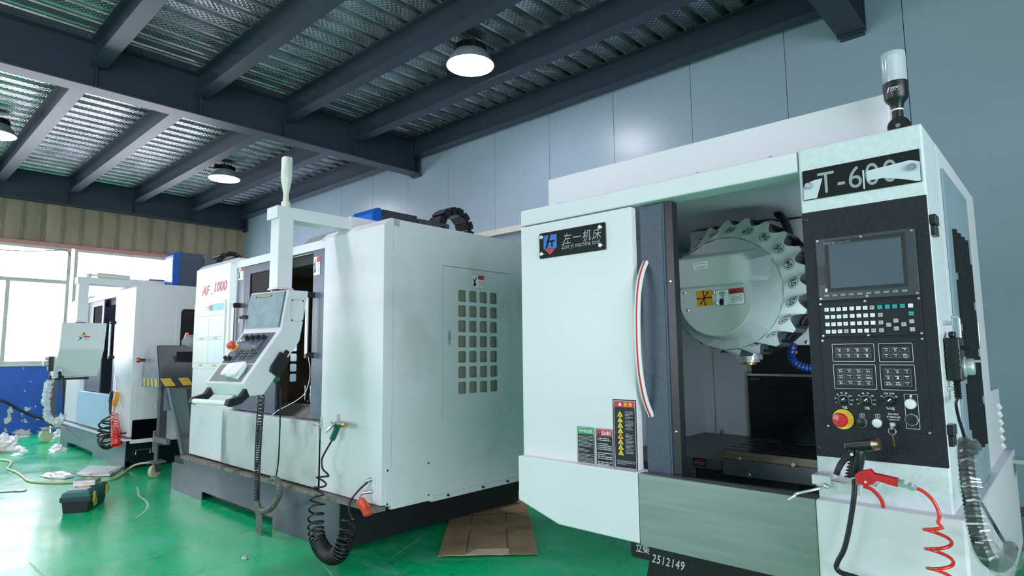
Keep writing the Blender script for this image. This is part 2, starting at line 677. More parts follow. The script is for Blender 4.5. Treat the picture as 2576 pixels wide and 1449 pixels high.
def emboss(m):
    """rows of short slanted dimples rolled into the trough"""
    nt = m.node_tree
    N, L = nt.nodes, nt.links
    tc = N.new('ShaderNodeTexCoord')
    hs = []
    for rz in (0.9, -0.9):
        mp = N.new('ShaderNodeMapping')
        mp.inputs['Rotation'].default_value = (0, 0, rz)
        L.new(tc.outputs['Object'], mp.inputs[0])
        w_ = N.new('ShaderNodeTexWave')
        w_.inputs['Scale'].default_value = 7.5
        w_.inputs['Distortion'].default_value = 0.6
        L.new(mp.outputs[0], w_.inputs['Vector'])
        hs.append(w_.outputs['Fac'])
    mu = N.new('ShaderNodeMath')
    mu.operation = 'MULTIPLY'
    L.new(hs[0], mu.inputs[0])
    L.new(hs[1], mu.inputs[1])
    bp_n = N.new('ShaderNodeBump')
    bp_n.inputs['Strength'].default_value = 0.8
    bp_n.inputs['Distance'].default_value = 0.006
    L.new(mu.outputs[0], bp_n.inputs['Height'])
    L.new(bp_n.outputs[0], N['Principled BSDF'].inputs['Normal'])


emboss(M['deck_emboss'])
M['wall_panel'] = mat('blue grey sandwich panel', (148, 169, 184), 0.32, var=0.03, scale=0.6, bump=0.02, bscale=60)
M['seam'] = mat('dark panel joint', (60, 72, 80), 0.6)
M['corrugate'] = mat('stained taupe cladding', (150, 138, 118), 0.7, var=0.14, scale=2.5, dirt=(112, 104, 90), dirt_scale=1.8, dirt_amt=0.6, stretch=(1, 1, 0.35))
M['pink'] = mat('dusty pink flashing', (188, 132, 126), 0.8, var=0.1, scale=20)
M['win_frame'] = mat('grey window profile', (188, 190, 184), 0.5, var=0.06, scale=4, dirt=(140, 138, 130), dirt_scale=3, dirt_amt=0.5)
M['plaster'] = mat('off white wall', (200, 206, 204), 0.7, var=0.04, scale=2)

# ------------------------------------------------------------------ the hall
floor = MB().box(-14.6, 5.5, -6.6, 6.6, -0.12, 0).build('floor', M['floor'], kind='structure')

d = MB()
x = -14.3
while x < 4.6:
    zl, zh = 4.79, 4.85
    y0, y1 = -6.2, 6.25
    for k, (a, za, b_, zb) in enumerate(((0, zl, .135, zl), (.135, zl, .155, zh), (.155, zh, .23, zh), (.23, zh, .25, zl))):
        d.m(1 if k == 0 else 0).add([(x + a, y0, za), (x + b_, y0, zb), (x + b_, y1, zb), (x + a, y1, za)], [(0, 1, 2, 3)])
    # stiffening lip pressed along the trough edge
    d.m(0).add([(x, y0, zl), (x - .012, y0, zl - .012), (x - .012, y1, zl - .012), (x, y1, zl)], [(0, 1, 2, 3)])
    x += .25
d.m(0).box(-14.6, 4.9, -6.6, 6.6, 4.87, 5.0)
d.build('ceiling', [M['deck'], M['deck_emboss']], kind='structure')

w = MB()
w.m(1).box(-14.1, 4.8, 6.112, 6.3, 0, 4.9)
x = -0.895
seams = [-0.895 - 1.004 * k for k in range(-5, 14)]
for a in seams:
    w.m(0).box(max(a - 1.001, -14.1), a - .003, 6.1, 6.13, 0, 4.9)
w.build('wall_right', [M['wall_panel'], M['seam']], kind='structure')

# far gable: flaking blue dado, windows, ribbed cladding above
w = MB()
w.m(0).box(-14.3, -14.0, -6.6, 6.1, 0, 1.215)
w.m(1).box(-14.3, -13.97, -6.6, 6.1, 1.215, 1.25)
w.m(2).box(-14.3, -14.06, -6.6, 6.1, 3.5, 4.9)
w.m(2).box(-14.3, -14.06, 5.2, 6.1, 1.25, 3.5)
y = -6.4
while y < 6.1:
    for q in (0.0, 0.045):
        w.m(2).prism([(-14.06, y + q, 3.5), (-14.06, y + q + .03, 3.5), (-14.035, y + q + .02, 3.5), (-14.035, y + q + .01, 3.5)], (0, 0, 1.4))
    y += 0.3
w.build('wall_far', [M['peel'], M['plaster'], M['corrugate']], kind='structure')
MB().box(-14.07, -13.99, -6.4, 5.25, 3.44, 3.505).build('trim_1', M['pink'], kind='structure')


def window(n, O, U, width, z0, z1, transom=None, minor=None):
    """one steel framed window unit; U is the direction along the wall"""
    U = Vector(U)
    f = MB().plane(O, U, (0, 0, 1))
    t = 0.06
    f.frame(0, z0, width, z1, 0.055, t, -t / 2)
    if transom:
        f.rect(0.055, transom - .035, width - .055, transom + .035, t, -t / 2)
    if minor:
        f.rect(minor - .03, z0 + .055, minor + .03, (transom or z1) - .03, t * .8, -t * .4)
    # rounded rubber corners of the panes
    fr = f.build('window_%d' % n, M['win_frame'], kind='structure')
    g = MB().plane(O, U, (0, 0, 1))
    g.rect(0.05, z0 + .05, width - .05, z1 - .05, 0.004, 0)
    g.build('pane', M['glass'], fr)
    return fr


k = 1
for y0 in (-6.9, -4.96, -3.02, -1.08, .86, 2.845):
    window(k, (-14.05, y0, 0), (0, 1, 0), 1.93 if y0 < 2.8 else 2.35, 1.25, 3.44, 2.785, 1.02)
    k += 1

# front wall behind the viewer with its window band, and the end wall with its added gate opening
w = MB()
w.box(-14.6, 4.8, -4.9, -4.6, 0, 0.9)
w.box(-14.6, 4.8, -4.9, -4.6, 3.0, 4.9)
w.box(-2.8, 4.8, -4.9, -4.6, .9, 3.0)
w.box(-14.6, -7.0, -4.9, -4.6, .9, 3.0)
w.build('wall_front', M['plaster'], kind='structure')
x = -7.0
for _ in range(2):
    window(k, (x, -4.75, 0), (1, 0, 0), 2.09, .9, 3.0, 2.3, 1.04)
    k += 1
    x += 2.1
w = MB()
w.box(4.5, 4.8, -4.9, -4.5, 0, 4.9)
w.box(4.5, 4.8, 1.1, 6.3, 0, 4.9)
w.box(4.5, 4.8, -4.5, 1.1, 3.5, 4.9)
w.build('wall_near', M['plaster'], kind='structure')  # unseen gate opening left in, added to light the machine sides

# ------------------------------------------------------------------ steel frame


def ibeam(mb, a, b, axis, pos, z0, z1, fw, ft=.014, wt=.01):
    """I section along axis 'x' or 'y' from a to b, centred on pos"""
    def bx(u0, u1, z_0, z_1):
        if axis == 'x':
            mb.box(a, b, pos + u0, pos + u1, z_0, z_1)
        else:
            mb.box(pos + u0, pos + u1, a, b, z_0, z_1)
    bx(-fw / 2, fw / 2, z0, z0 + ft)
    bx(-fw / 2, fw / 2, z1 - ft, z1)
    bx(-wt / 2, wt / 2, z0 + ft, z1 - ft)


JY = [0.55, 1.625, 2.70, 3.785, 4.865, 5.93]
GX = [-13.98, -7.665, -1.29]
ordn = ['against the panelled wall', 'next to the wall beam', 'third out from the panelled wall', 'fourth out from the panelled wall', 'fifth out from the panelled wall', 'sixth out from the panelled wall']
for gi, (gx, lab) in enumerate(zip(GX, ('deep dark steel girder across the window wall', 'deep dark steel girder crossing the middle of the ceiling', 'deep dark steel girder crossing above the signal lamp'))):
    root = thing('roof_girder', lab, 'beam', (gx, 0, 4.25), 'roof girders')
    g = MB()
    ibeam(g, -6.0, 6.04, 'y', gx, 4.25, 4.786, .235, .018, .012)
    g.build('girder_body', M['steel_paint'], root)
    e = MB()
    e.box(gx - .12, gx + .12, 6.04, 6.06, 4.235, 4.786)
    e.box(gx - .10, gx + .10, 6.06, 6.098, 4.215, 4.24)
    e.build('end_plate', M['steel_paint'], root)
    for jy in JY[1:]:
        for s in ((1,) if gi == 0 else (1, -1)):
            p = MB()
            xa, xb = sorted((gx + s * .006, gx + s * .112))
            p.box(xa, xb, jy - .012, jy - .002, 4.268, 4.768)
            p.build('stiffener_plate', M['steel_paint'], root)
for bay, (xa, xb), nm in ((0, (GX[0] + .125, GX[1] - .125), 'far bay'), (1, (GX[1] + .125, GX[2] - .125), 'near bay')):
    for i, jy in enumerate(reversed(JY)):
        if i == 5:
            continue
        root = thing('roof_joist', 'slate grey steel joist of the %s %s' % (nm, ordn[i]), 'beam', ((xa + xb) / 2, jy, 4.485), 'roof joists of the ' + nm)
        j = MB()
        ibeam(j, xa, xb, 'x', jy, 4.485, 4.786, .155, .012, .008)
        j.build('joist_body', M['steel_paint'], root)
        for xe in ((xa + .06,) if bay == 0 else (xa + .06,)):
            for zz in (4.56, 4.63, 4.70):
                MB().cyl((xe, jy - .004, zz), (xe, jy - .024, zz), .014, n=8).build('bolt', M['steel_paint'], root)

# cable ledge low on the panelled wall
MB().box(-9.5, -4.6, 5.98, 6.09, 2.99, 3.07).build('cable_trunking', mat('beige trunking', (206, 202, 194), 0.5), label='beige cable trunking along the panelled wall behind the grille machine', cat='trunking')

# ------------------------------------------------------------------ high bay lamps
M['lamp_lens'] = emit('lit lamp lens', (246, 243, 252), 75)
M['lamp_shade'] = mat('spun aluminium shade', (190, 200, 206), 0.3, metal=0.6, var=0.03)


def lamp(x, y, z, r, label):
    root = thing('high_bay_lamp', label, 'lamp', (x, y, z), 'high bay lamps')
    o = (x, y, z)
    MB().lathe([(r, 0), (r * 1.0, .012), (r * .74, .125), (r * .70, .14)], o).build('shade', M['lamp_shade'], root, smooth=True)
    MB().lathe([(r * .97, 0.002), (r * .97, -.004), (r * .5, -.012), (1e-4, -.014)], o).build('lens', M['lamp_lens'], root, smooth=True)
    h = MB()
    h.lathe([(r * .66, .13), (r * .66, .215), (r * .5, .235), (.03, .24)], o, n=36)
    for k in range(18):
        a = 2 * math.pi * k / 18
        h.cyl((x + r * .66 * math.cos(a), y + r * .66 * math.sin(a), z + .14), (x + r * .66 * math.cos(a), y + r * .66 * math.sin(a), z + .21), .008, n=6)
    h.build('driver_housing', M['black_plastic'], root)
    MB().tube([(x, y, z + .235), (x, y, 4.84)], .006, 6).build('hanging_wire', M['steel'], root)
    MB().lathe([(.012, .24), (.02, .25), (.02, .28), (.006, .29)], o, n=12).build('hook', M['steel'], root)


lamp(-4.63, 4.40, 4.49, .262, 'glowing round high bay lamp nearest, hanging in the near bay')
lamp(-10.9, 4.33, 4.49, .262, 'round high bay lamp hanging above the window end in the far bay')
lamp(-10.95, 1.18, 4.49, .262, 'round high bay lamp cut off by the picture edge in the far bay')
lamp(-4.63, 1.12, 4.49, .262, 'round high bay lamp overhead, out of the frame in the near bay')
lamp(-4.63, -2.0, 4.49, .262, 'round high bay lamp behind the viewer in the near bay')

# ================================================================== the near machine: drilling centre with open door
def xz(p):
    return p[0], p[2]


UX, UZ = (1, 0, 0), (0, 0, 1)


def face(y, mb=None):
    """artwork plane facing the viewer at depth y; coordinates are world x, z"""
    return (mb or MB()).plane((0, y, 0), UX, UZ)


T = thing('machining_center', 'mint white drilling machine, door open on a round tool magazine, black operator panel', 'machine', (-1.07, 2.9, 0), 'machine tools in the row')
TX0, TX1 = -1.871, -0.283


def screw(parent, x, y, z, r=.006, n=(0, -1, 0), m='steel', name='screw'):
    b = MB()
    b.lathe([(r, 0), (r, .0015), (r * .7, .003)], (x, y, z), n, 12)
    return b.build(name, M[m], parent)


# ---- housing
p = MB()
p.box(TX0, -1.276, 2.10, 2.14, .90, 1.944)
p.build('front_panel', M['mint'], T, bevel=.006)
p = MB()
p.box(TX0, -.634, 2.10, 2.20, 1.949, 2.022)
p.build('top_rail', M['mint'], T, bevel=.006)
for px in (-1.66, -1.0, -.73):
    MB().lathe([(.008, 0), (.008, .006), (.005, .009)], (px, 2.13, 2.022), (0, 0, 1), 10).build('roof_screw', M['steel'], T)
p = MB()
p.prism([(-1.867, 2.06, .716), (-1.644, 2.06, .648), (-1.258, 2.06, .646), (-1.258, 2.06, .906), (-1.867, 2.06, .906)], (0, .09, 0))
p.build('skirt', M['mint'], T, bevel=.006)
p = MB()
p.box(-1.255, -.630, 2.06, 2.075, .643, .902)
p.box(-1.255, -.630, 2.075, 2.12, .888, .902)
p.build('apron', M['stainless'], T, bevel=.0015, label='brushed stainless apron')
p = MB()
p.box(-.630, TX1, 2.095, 2.34, .90, 2.022)
p.build('control_pillar', M['mint_grain'], T, bevel=.006)
p = MB()
p.box(-.628, -.252, 2.05, 2.4, .42, .905)
p.build('pillar_skirt', M['mint'], T, bevel=.008)

p = MB()
p.box(-.313, TX1, 2.34, 3.32, .86, 2.022)
p.build('side_wall', M['mint'], T, bevel=.003)
p = MB()
p.box(-.60, -.252, 2.4, 3.76, .46, .888)
p.build('side_skirt', M['mint'], T, bevel=.004)
p = MB()
p.box(-.5, -.285, 3.32, 3.56, .86, 1.176)
p.box(-.5, -.285, 3.56, 3.70, .86, 1.172)
for k in range(6):
    for q in range(2):
        p.ball((-.284, 3.585 + q * .05 + .004 * k, 1.10 - k * .036 - q * .012), .011, 8)
p.build('rear_cover', M['mint'], T, bevel=.003)
p = MB()
p.box(-.285, -.20, 3.58, 3.72, .845, .862)
p.box(-.205, -.20, 3.58, 3.72, .79, .862)
p.build('rear_bracket', M['steel'], T)
p = MB()
p.box(TX0, -1.80, 2.14, 3.85, .716, 2.0)
p.build('outer_wall', M['mint'], T)
p = MB()
p.box(TX0, TX1 - .002, 2.14, 3.32, 2.0, 2.02)
p.box(TX0, -.60, 3.32, 3.85, 2.0, 2.02)
p.build('roof', M['mint'], T)
p = MB()
p.box(-1.888, -.402, 2.33, 2.80, 2.024, 2.225)
p.build('roof_box', M['mint'], T, bevel=.004)
p = MB()
p.box(-1.80, -.60, 3.80, 3.85, .75, 2.0)
p.build('rear_wall', M['mint'], T)

# black casting and plinth under the housing
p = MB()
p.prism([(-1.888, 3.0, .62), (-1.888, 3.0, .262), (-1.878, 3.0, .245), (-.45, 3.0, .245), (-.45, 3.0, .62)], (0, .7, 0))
p.build('base_casting', M['black_and_shade'], T)
b = face(2.9985)
b.text('一 立', -1.815, .36, .055, bold=.008)
b.text('立柴', -1.815, .300, .05, bold=.004, width=.085)
b.text('2512149', -1.665, .262, .062, rot=-.02, shear=.25, bold=.006, width=.19, spacing=1.15)
b.build('chalk_writing', M['print_white'], T)
p = MB()
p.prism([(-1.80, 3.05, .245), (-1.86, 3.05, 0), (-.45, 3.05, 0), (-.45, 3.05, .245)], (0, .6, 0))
p.build('plinth', M['black_and_shade'], T)

# ---- name plate, first: maker's plate on the front panel
npx0, npz1 = xz((-1.753, 2.096, 1.898))
npx1, npz0 = xz((-1.397, 2.096, 1.782))
nz0 = xz((-1.753, 2.096, 1.782))[1]
nz1 = npz1
b = face(2.10)
b.shape(rrect(npx0, nz0, npx1, nz1, .006), (), .006)
plate = b.build('nameplate', M['gloss_black'], T, bevel=.0008)
pw, ph = npx1 - npx0, nz1 - nz0
b = face(2.10)
cx, cz = npx0 + pw * .175, nz0 + ph * .50
h = .0066
ew = pw * .105
e0, e1, e2 = nz0 + ph * .35, nz0 + ph * .88, nz0 + ph * .10
eh = e1 - e0
b.m(0).shape([(cx - ew, e0), (cx + ew, e0), (cx + ew, e1), (cx - ew, e1)], (), 0, h)
b.m(1).shape([(cx - ew * .86, e0 - ph * .015), (cx, e2), (cx + ew * .86, e0 - ph * .015)], (), 0, h)
b.m(2).shape([(cx - ew * .72, e0 + eh * .06), (cx - ew * .42, e0 + eh * .06), (cx + ew * .12, e1), (cx - ew * .22, e1)], (), 0, h + .0006)
b.m(2).rect(cx - ew * .3, e0 + eh * .46, cx + ew * .72, e0 + eh * .58, 0, h + .0006)
b.m(2).rect(cx + ew * .18, e0 + eh * .10, cx + ew * .40, e0 + eh * .48, 0, h + .0006)
b.build('emblem', [M['print_blue'], M['print_red'], M['gloss_black']], plate)
b = face(2.10)
b.text('左一机床', npx0 + pw * .665, nz0 + ph * .63, .052, h, width=pw * .58, shear=.18, spacing=1.25, bold=.004)
b.text('Zuo yi machine tool', npx0 + pw * .64, nz0 + ph * .31, .030, h, width=pw * .57, bold=.004)
b.build('lettering', M['print_grey'], plate)
for a in (.05, .94):
    for c_ in (.17, .83):
        MB().lathe([(.010, 0), (.010, .008), (.007, .011)], (npx0 + pw * a, 2.094, nz0 + ph * c_), (0, -1, 0), 16).build('stud', M['steel'], plate, smooth=True)

# ---- model plate on the pillar with a window reflection painted on as pale patches
mx0, mz1 = xz((-0.618, 2.091, 1.945))
mx1, mz0 = xz((-0.293, 2.091, 1.846))
b = face(2.095)
b.rect(mx0, mz0, mx1, mz1, .006)
plate = b.build('model_plate', M['gloss_black'], T, bevel=.0008)
pw, ph = mx1 - mx0, mz1 - mz0
b = face(2.095)
b.text('T-600', mx0 + pw * .48, mz0 + ph * .49, .098, .0066, width=pw * .68, spacing=1.1)
b.build('lettering', M['print_grey'], plate)
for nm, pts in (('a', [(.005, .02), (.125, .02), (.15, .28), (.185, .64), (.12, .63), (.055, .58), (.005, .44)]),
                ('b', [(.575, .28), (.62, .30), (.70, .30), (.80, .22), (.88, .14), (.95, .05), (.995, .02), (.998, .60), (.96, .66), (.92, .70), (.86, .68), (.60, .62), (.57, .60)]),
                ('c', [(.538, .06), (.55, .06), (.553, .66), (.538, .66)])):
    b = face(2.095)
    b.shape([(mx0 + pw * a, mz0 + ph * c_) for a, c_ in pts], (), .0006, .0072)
    b.build('painted_reflection', M['reflection_pale'] if 'reflection_pale' in M else M['white_film'], plate)
for a, c_ in ((.055, .46), (.937, .47)):
    MB().lathe([(.011, 0), (.011, .010), (.009, .013)], (mx0 + pw * a, 2.089, mz0 + ph * c_), (0, -1, 0), 18).build('stud', M['steel'], plate, smooth=True)

# ---- safety labels
def label_lines(b, x0, x1, z1, n, dz, hgt, seed, h, blocky=False):
    rn = random.Random(seed)
    for k in range(n):
        z = z1 - k * dz
        if rn.random() < .1:
            continue
        xe = x1 if rn.random() < .7 else x0 + (x1 - x0) * rn.uniform(.4, .9)
        if blocky:
            x = x0
            while x < xe:
                b.rect(x, z - hgt, x + hgt * 1.05, z, 0, h)
                x += hgt * 1.75
        else:
            x = x0
            while x < xe - .001:
                l = min(rn.uniform(.006, .02), xe - x)
                b.rect(x, z - hgt, x + l, z, 0, h)
                x += l + .0012


def triangle(b, cx, cz, s, h, m_edge, m_fill):
    b.m(m_edge).shape([(cx - s, cz - s * .85), (cx + s, cz - s * .85), (cx, cz + s * .9)], (), 0, h)
    b.m(m_fill).shape([(cx - s * .84, cz - s * .74), (cx + s * .84, cz - s * .74), (cx, cz + s * .70)], (), 0, h + .0003)


x0, z1 = xz((-1.567, 2.099, 1.053))
x1, z0 = xz((-1.479, 2.099, 0.904))
b = face(2.10)
b.m(0).rect(x0, z0, x1, z1, .0008)
b.m(1).frame(x0 + .002, z0 + .002, x1 - .002, z1 - .002, .0016, 0, .0011)
b.m(2).rect(x0 + .004, z1 - .030, x1 - .004, z1 - .004, 0, .0011)
b.m(3).text('操作安全说明', (x0 + x1) / 2, z1 - .017, .015, .0015, width=(x1 - x0) * .72, bold=.02)
label_lines(b.m(4), x0 + .007, x1 - .008, z1 - .036, 26, .0052, .0024, 3, .0012)
b.build('safety_label', [M['plate_black'], M['print_white'], M['print_green'], M['print_white'], M['print_grey']], T)
x0, z1 = xz((-1.474, 2.099, 1.052))
x1, z0 = xz((-1.389, 2.099, 0.905))
b = face(2.10)
b.m(0).rect(x0, z0, x1, z1, .0008)
b.m(1).frame(x0 + .002, z0 + .002, x1 - .002, z1 - .002, .0016, 0, .0011)
b.m(2).rect(x0 + .004, z1 - .030, x1 - .004, z1 - .004, 0, .0011)
b.m(3).text('注意事项', x0 + (x1 - x0) * .62, z1 - .017, .018, .0015, width=(x1 - x0) * .58, bold=.02)
b.m(4).shape([(x0 + .011, z1 - .026), (x0 + .031, z1 - .026), (x0 + .021, z1 - .008)], (), 0, .0014)
b.m(3).rect(x0 + .0200, z1 - .021, x0 + .0222, z1 - .013, 0, .0018)
label_lines(b.m(3), x0 + .010, x1 - .008, z1 - .037, 20, .0072, .0036, 5, .0012, True)
b.build('safety_label', [M['plate_black'], M['print_white'], M['print_red'], M['print_white'], M['print_black']], T)
x0, z1 = xz((-1.387, 2.099, 1.173))
x1, z0 = xz((-1.277, 2.099, 0.902))
x1 = min(x1, -1.279)
b = face(2.10)
b.m(0).rect(x0, z0, x1, z1, .001)
b.m(1).frame(x0 + .005, z0 + .005, x1 - .005, z1 - .005, .0016, 0, .0013)
b.m(2).rect(x0 + .007, z1 - .030, x1 - .007, z1 - .008, 0, .0013)
b.m(3).text('危 险', x0 + (x1 - x0) * .66, z1 - .019, .017, .0017, bold=.02)
b.m(1).shape([(x0 + .026, z1 - .025), (x0 + .043, z1 - .025), (x0 + .0345, z1 - .010)], (), 0, .0016)
n = 8
zt = z1 - .056
dz = (z1 - z0 - .10) / n
for k in range(n):
    cz = zt - k * dz
    cxx = x0 + (x1 - x0) * .31
    triangle(b, cxx, cz, .0155, .0014, 4, 3)
    if k == 1:
        b.m(4).rect(cxx - .0014, cz - .005, cxx + .0014, cz + .006, 0, .002).rect(cxx - .0014, cz - .0095, cxx + .0014, cz - .007, 0, .002)
    elif k == 4:
        b.m(2).shape([(cxx - .005, cz - .009), (cxx + .005, cz - .009), (cxx + .004, cz - .001), (cxx, cz + .004), (cxx - .004, cz - .001)], (), 0, .002)
    else:
        rn = random.Random(k)
        b.m(4).shape([(cxx - .005, cz - .0095), (cxx + .005, cz - .0085), (cxx + rn.uniform(.0, .002), cz - .006), (cxx + rn.uniform(0, .002), cz + .001), (cxx - rn.uniform(.001, .003), cz - .006)], (), 0, .002)
    label_lines(b.m(5), x0 + (x1 - x0) * .52, x1 - .016, cz + .010, 4, .0050, .0024, 20 + k, .0014)
label_lines(b.m(5), x0 + .014, x1 - .012, z0 + .034, 3, .006, .0028, 77, .0014)
b.build('safety_label', [M['plate_black'], M['print_white'], M['print_red'], M['print_yellow'], M['print_black'], M['print_grey']], T)

# ---- sliding door stile with the bowed handle
b = MB()
b.box(-1.258, -1.160, 2.135, 2.16, .84, 1.944)
b.box(-1.160, -1.152, 2.137, 2.162, .84, 1.944)
door = b.build('door', M['door_blue'], T, bevel=.002, label='slate blue stile of the sliding door')
MB().box(-1.152, -1.118, 2.143, 2.185, .84, 1.944).build('door_seal', M['black_plastic'], door)
b = MB()
hp = [(-1.234, 2.128, 1.722), (-1.237, 2.1, 1.68), (-1.239, 2.075, 1.615), (-1.243, 2.065, 1.521), (-1.246, 2.065, 1.399), (-1.246, 2.07, 1.307), (-1.244, 2.08, 1.239), (-1.241, 2.1, 1.17), (-1.234, 2.13, 1.107)]
P = spline(hp, 8)
hb, hs = MB(), MB()
nP = len(P)


def ribbon(mb, P, hw, th, off):
    vs = []
    n_ = len(P)
    for i, q in enumerate(P):
        t = (P[min(i + 1, n_ - 1)] - P[max(i - 1, 0)]).normalized()
        side = Vector((1, 0, 0)) - t * t.x
        side.normalize()
        nor = side.cross(t).normalized()
        if nor.y > 0:
            nor = -nor
        for s, d_ in ((-1, 0), (1, 0), (1, 1), (-1, 1)):
            vs.append(q + side * hw * s + nor * (off + th * d_))
    fs = [(0, 1, 2, 3), tuple((n_ - 1) * 4 + k for k in (3, 2, 1, 0))]
    for i in range(n_ - 1):
        for k in range(4):
            k2 = (k + 1) % 4
            fs.append((i * 4 + k, i * 4 + k2, i * 4 + 4 + k2, i * 4 + 4 + k))
    mb.add(vs, fs)


ribbon(hb, P, .0105, .014, -.014)
hb.build('handle', M['white_plastic'], door, smooth=False, bevel=.002, label='bowed white door handle')
ribbon(hs, P, .0032, .0012, 0)
hs.build('handle_stripe', M['print_red'], door)
screw(door, -1.135, 2.143, 1.63, .005)
screw(door, -1.135, 2.143, 1.06, .005)

# ---- inside of the cabin
b = MB()
b.box(-1.80, -1.788, 2.16, 3.79, .80, 1.99)
b.build('inner_wall', M['mint'], T)
xr = ((-1.503, 3.77, 1.075))[0]
b = MB()
b.box(-1.788, xr, 3.765, 3.80, .70, 1.99)
b.box(((-1.705, 3.76, 1.067))[0], ((-1.694, 3.76, 1.068))[0], 3.745, 3.765, .74, 1.9)
b.build('inner_rear_panel', M['mint'], T)
screw(T, *((-1.68, 3.764, 0.858)), r=.014)
screw(T, *((-1.787, 3.656, 0.802)), r=.012, n=(1, 0, 0))
# floor trays
b = MB()
b.box(-1.788, -1.30, 2.6, 3.76, .78, ((-1.787, 3.315, 0.844))[2])
b.build('chip_tray', M['cast_grey'], T)
b = MB()
tz = .93
ty0 = 2.62
tx0 = ((-1.191, 2.62, 0.934))[0]
ty1 = ((-1.218, 2.979, 0.93))[1]
slots = [ty0 + (ty1 - ty0) * k for k in (.13, .36, .60, .84)]
ys = [ty0]
for s_ in slots:
    ys += [s_ - .009, s_ + .009]
ys.append(ty1)
for k in range(0, len(ys), 2):
    b.box(tx0, -.50, ys[k], ys[k + 1], tz - .032, tz)
b.box(tx0 + .002, -.50, ty0 + .002, ty1, tz - .034, tz - .02)
table = b.build('work_table', M['way_black'], T)
MB().box(tx0, -.50, ty0 - .002, ty0, tz - .032, tz - .001).build('table_edge', mat('oil stained ground edge', (112, 104, 82), .4, metal=.3, var=.3, scale=18, stretch=(1, 1, 4)), table)
b = MB()
x0 = ((-1.164, 2.6, 0.904))[0]
z0b = ((-1.155, 2.6, 0.831))[2]
b.box(x0, -.50, 2.60, 2.9, z0b, tz - .034)
sad = b.build('saddle_cover', M['cast_grey'], T, bevel=.002)
for q in ((-1.091, 2.6, 0.903), (-0.871, 2.6, 0.903), (-1.053, 2.6, 0.84)):
    screw(sad, *q, r=.010)
b = MB()
xa = ((-1.399, 2.59, 0.88))[0]
za, zb = ((-1.379, 2.59, 0.889))[2], ((-1.381, 2.59, 0.843))[2]
b.box(xa - .12, x0, 2.61, 2.95, zb, za)
b.box(xa - .12, x0 - .10, 2.605, 2.61, zb, za - .006)
tel = b.build('telescopic_cover', M['cast_grey'], T, bevel=.0015)
b = face(2.604)
lx0, lz1 = xz((-1.303, 2.604, 0.887))
lx1, lz0 = xz((-1.242, 2.604, 0.854))
b.m(0).rect(lx0, lz0, lx1, lz1, .0008)
b.m(1).shape(circ(lx0 + .018, lz1 - .010, .0055), [circ(lx0 + .018, lz1 - .010, .0032)[::-1]], 0, .0011)
b.m(1).rect(lx0 + .027, lz1 - .012, lx0 + .047, lz1 - .007, 0, .0011)
b.m(2).rect(lx0 + .004, lz0 + .0135, lx1 - .004, lz0 + .0165, 0, .0011).rect(lx0 + .004, lz0 + .007, lx1 - .010, lz0 + .009, 0, .0011)
b.build('maker_label', [M['print_black'], M['print_red'], M['print_grey']], tel)
b = MB()
b.prism([(-1.78, 2.12, .72), (-1.78, 2.62, .80), (-1.78, 2.62, .70), (-1.78, 2.12, .68)], (1.28, 0, 0))
b.build('chip_chute', M['cast_grey'], T)
b = MB()
b.box(xa - .12, x0 + .3, 2.62, 2.9, z0b - .05, zb - .004)
b.build('bed_cover', M['black_and_shade'], T)
# rear way cover with folded lips
xw = ((-1.473, 3.7, 1.08))[0]
zt_ = ((-1.451, 3.7, 1.223))[2]
b = MB()
zz = [.76, .84, .93, 1.0, 1.07, 1.14, 1.2, zt_ - .014]
for k in range(len(zz) - 1):
    b.box(xw, -.52, 3.70 + .004 * (k % 2), 3.74, zz[k], zz[k + 1] - .002)
wc = b.build('way_cover', M['way_black'], T)
MB().box(xw, -.52, 3.69, 3.74, zt_ - .012, zt_).build('cover_lip', M['steel'], wc)
MB().box(xw - .004, -.52, 3.775, 3.79, zt_, 1.99).build('recess_shade', M['black_and_shade'], T)  # flat dark sheet, the shade of the cavity painted in
lx0, lz1 = xz((-1.466, 3.698, 1.208))
lx1, lz0 = xz((-1.396, 3.698, 1.172))
b = face(3.699)
b.m(0).rect(lx0, lz0, lx1, lz1, .0006)
b.m(1).rect(lx0 + .02, lz1 - .018, lx1 - .02, lz1 - .010, 0, .0009)
b.m(2).rect(lx0 + .006, lz0 + .016, lx1 - .006, lz0 + .020, 0, .0009)
b.build('maker_label', [M['print_black'], M['print_red'], M['print_grey']], wc)

# spindle head behind the magazine
hx0 = ((-1.465, 3, 2.13))[0]
hx1 = ((-1.032, 3, 2.095))[0]
hz0 = ((-0.93, 3, 1.384))[2]
b = MB()
b.box(hx0, hx1, 3.0, 3.4, 1.42, 1.99)
b.box(hx1 - .02, -.60, 3.05, 3.4, 1.62, 1.99)
b.box(((-0.971, 2.95, 1.436))[0], -.66, 2.95, 3.4, hz0, 1.66)
head = b.build('spindle_head', M['mint'], T, bevel=.004)
for q in ((-1.449, 3, 2.03), (-1.056, 3, 2.032)):
    screw(head, *q, r=.012)
for q in ((-0.968, 2.95, 1.397), (-0.9, 2.95, 1.396), (-0.899, 2.95, 1.544)):
    screw(head, *q, r=.008)
sp = (-1.13, 2.86, 1.318)
b = MB()
b.lathe([(.085, .055), (.085, .035), (.062, .035), (.062, .012), (.05, .010), (.05, 0), (.034, -.004), (.034, .05)], (sp[0], sp[1], sp[2] - .01))
spn = b.build('spindle_nose', M['chrome'], head, smooth=True)
MB().lathe([(.036, -.012), (.036, .0), (.026, 0), (.026, -.012)], (sp[0], sp[1], sp[2] - .01)).build('gold_ring', M['brass'], head, smooth=True)
b = MB()
b.tube(spline([(-0.978, 2.9, 1.995), (-0.946, 2.88, 1.96), (-0.92, 2.86, 1.901), (-0.915, 2.86, 1.837), (-0.932, 2.88, 1.777)], 6), .018, 10)
b.build('black_hose', M['black_rubber'], T, smooth=True)
b = MB()
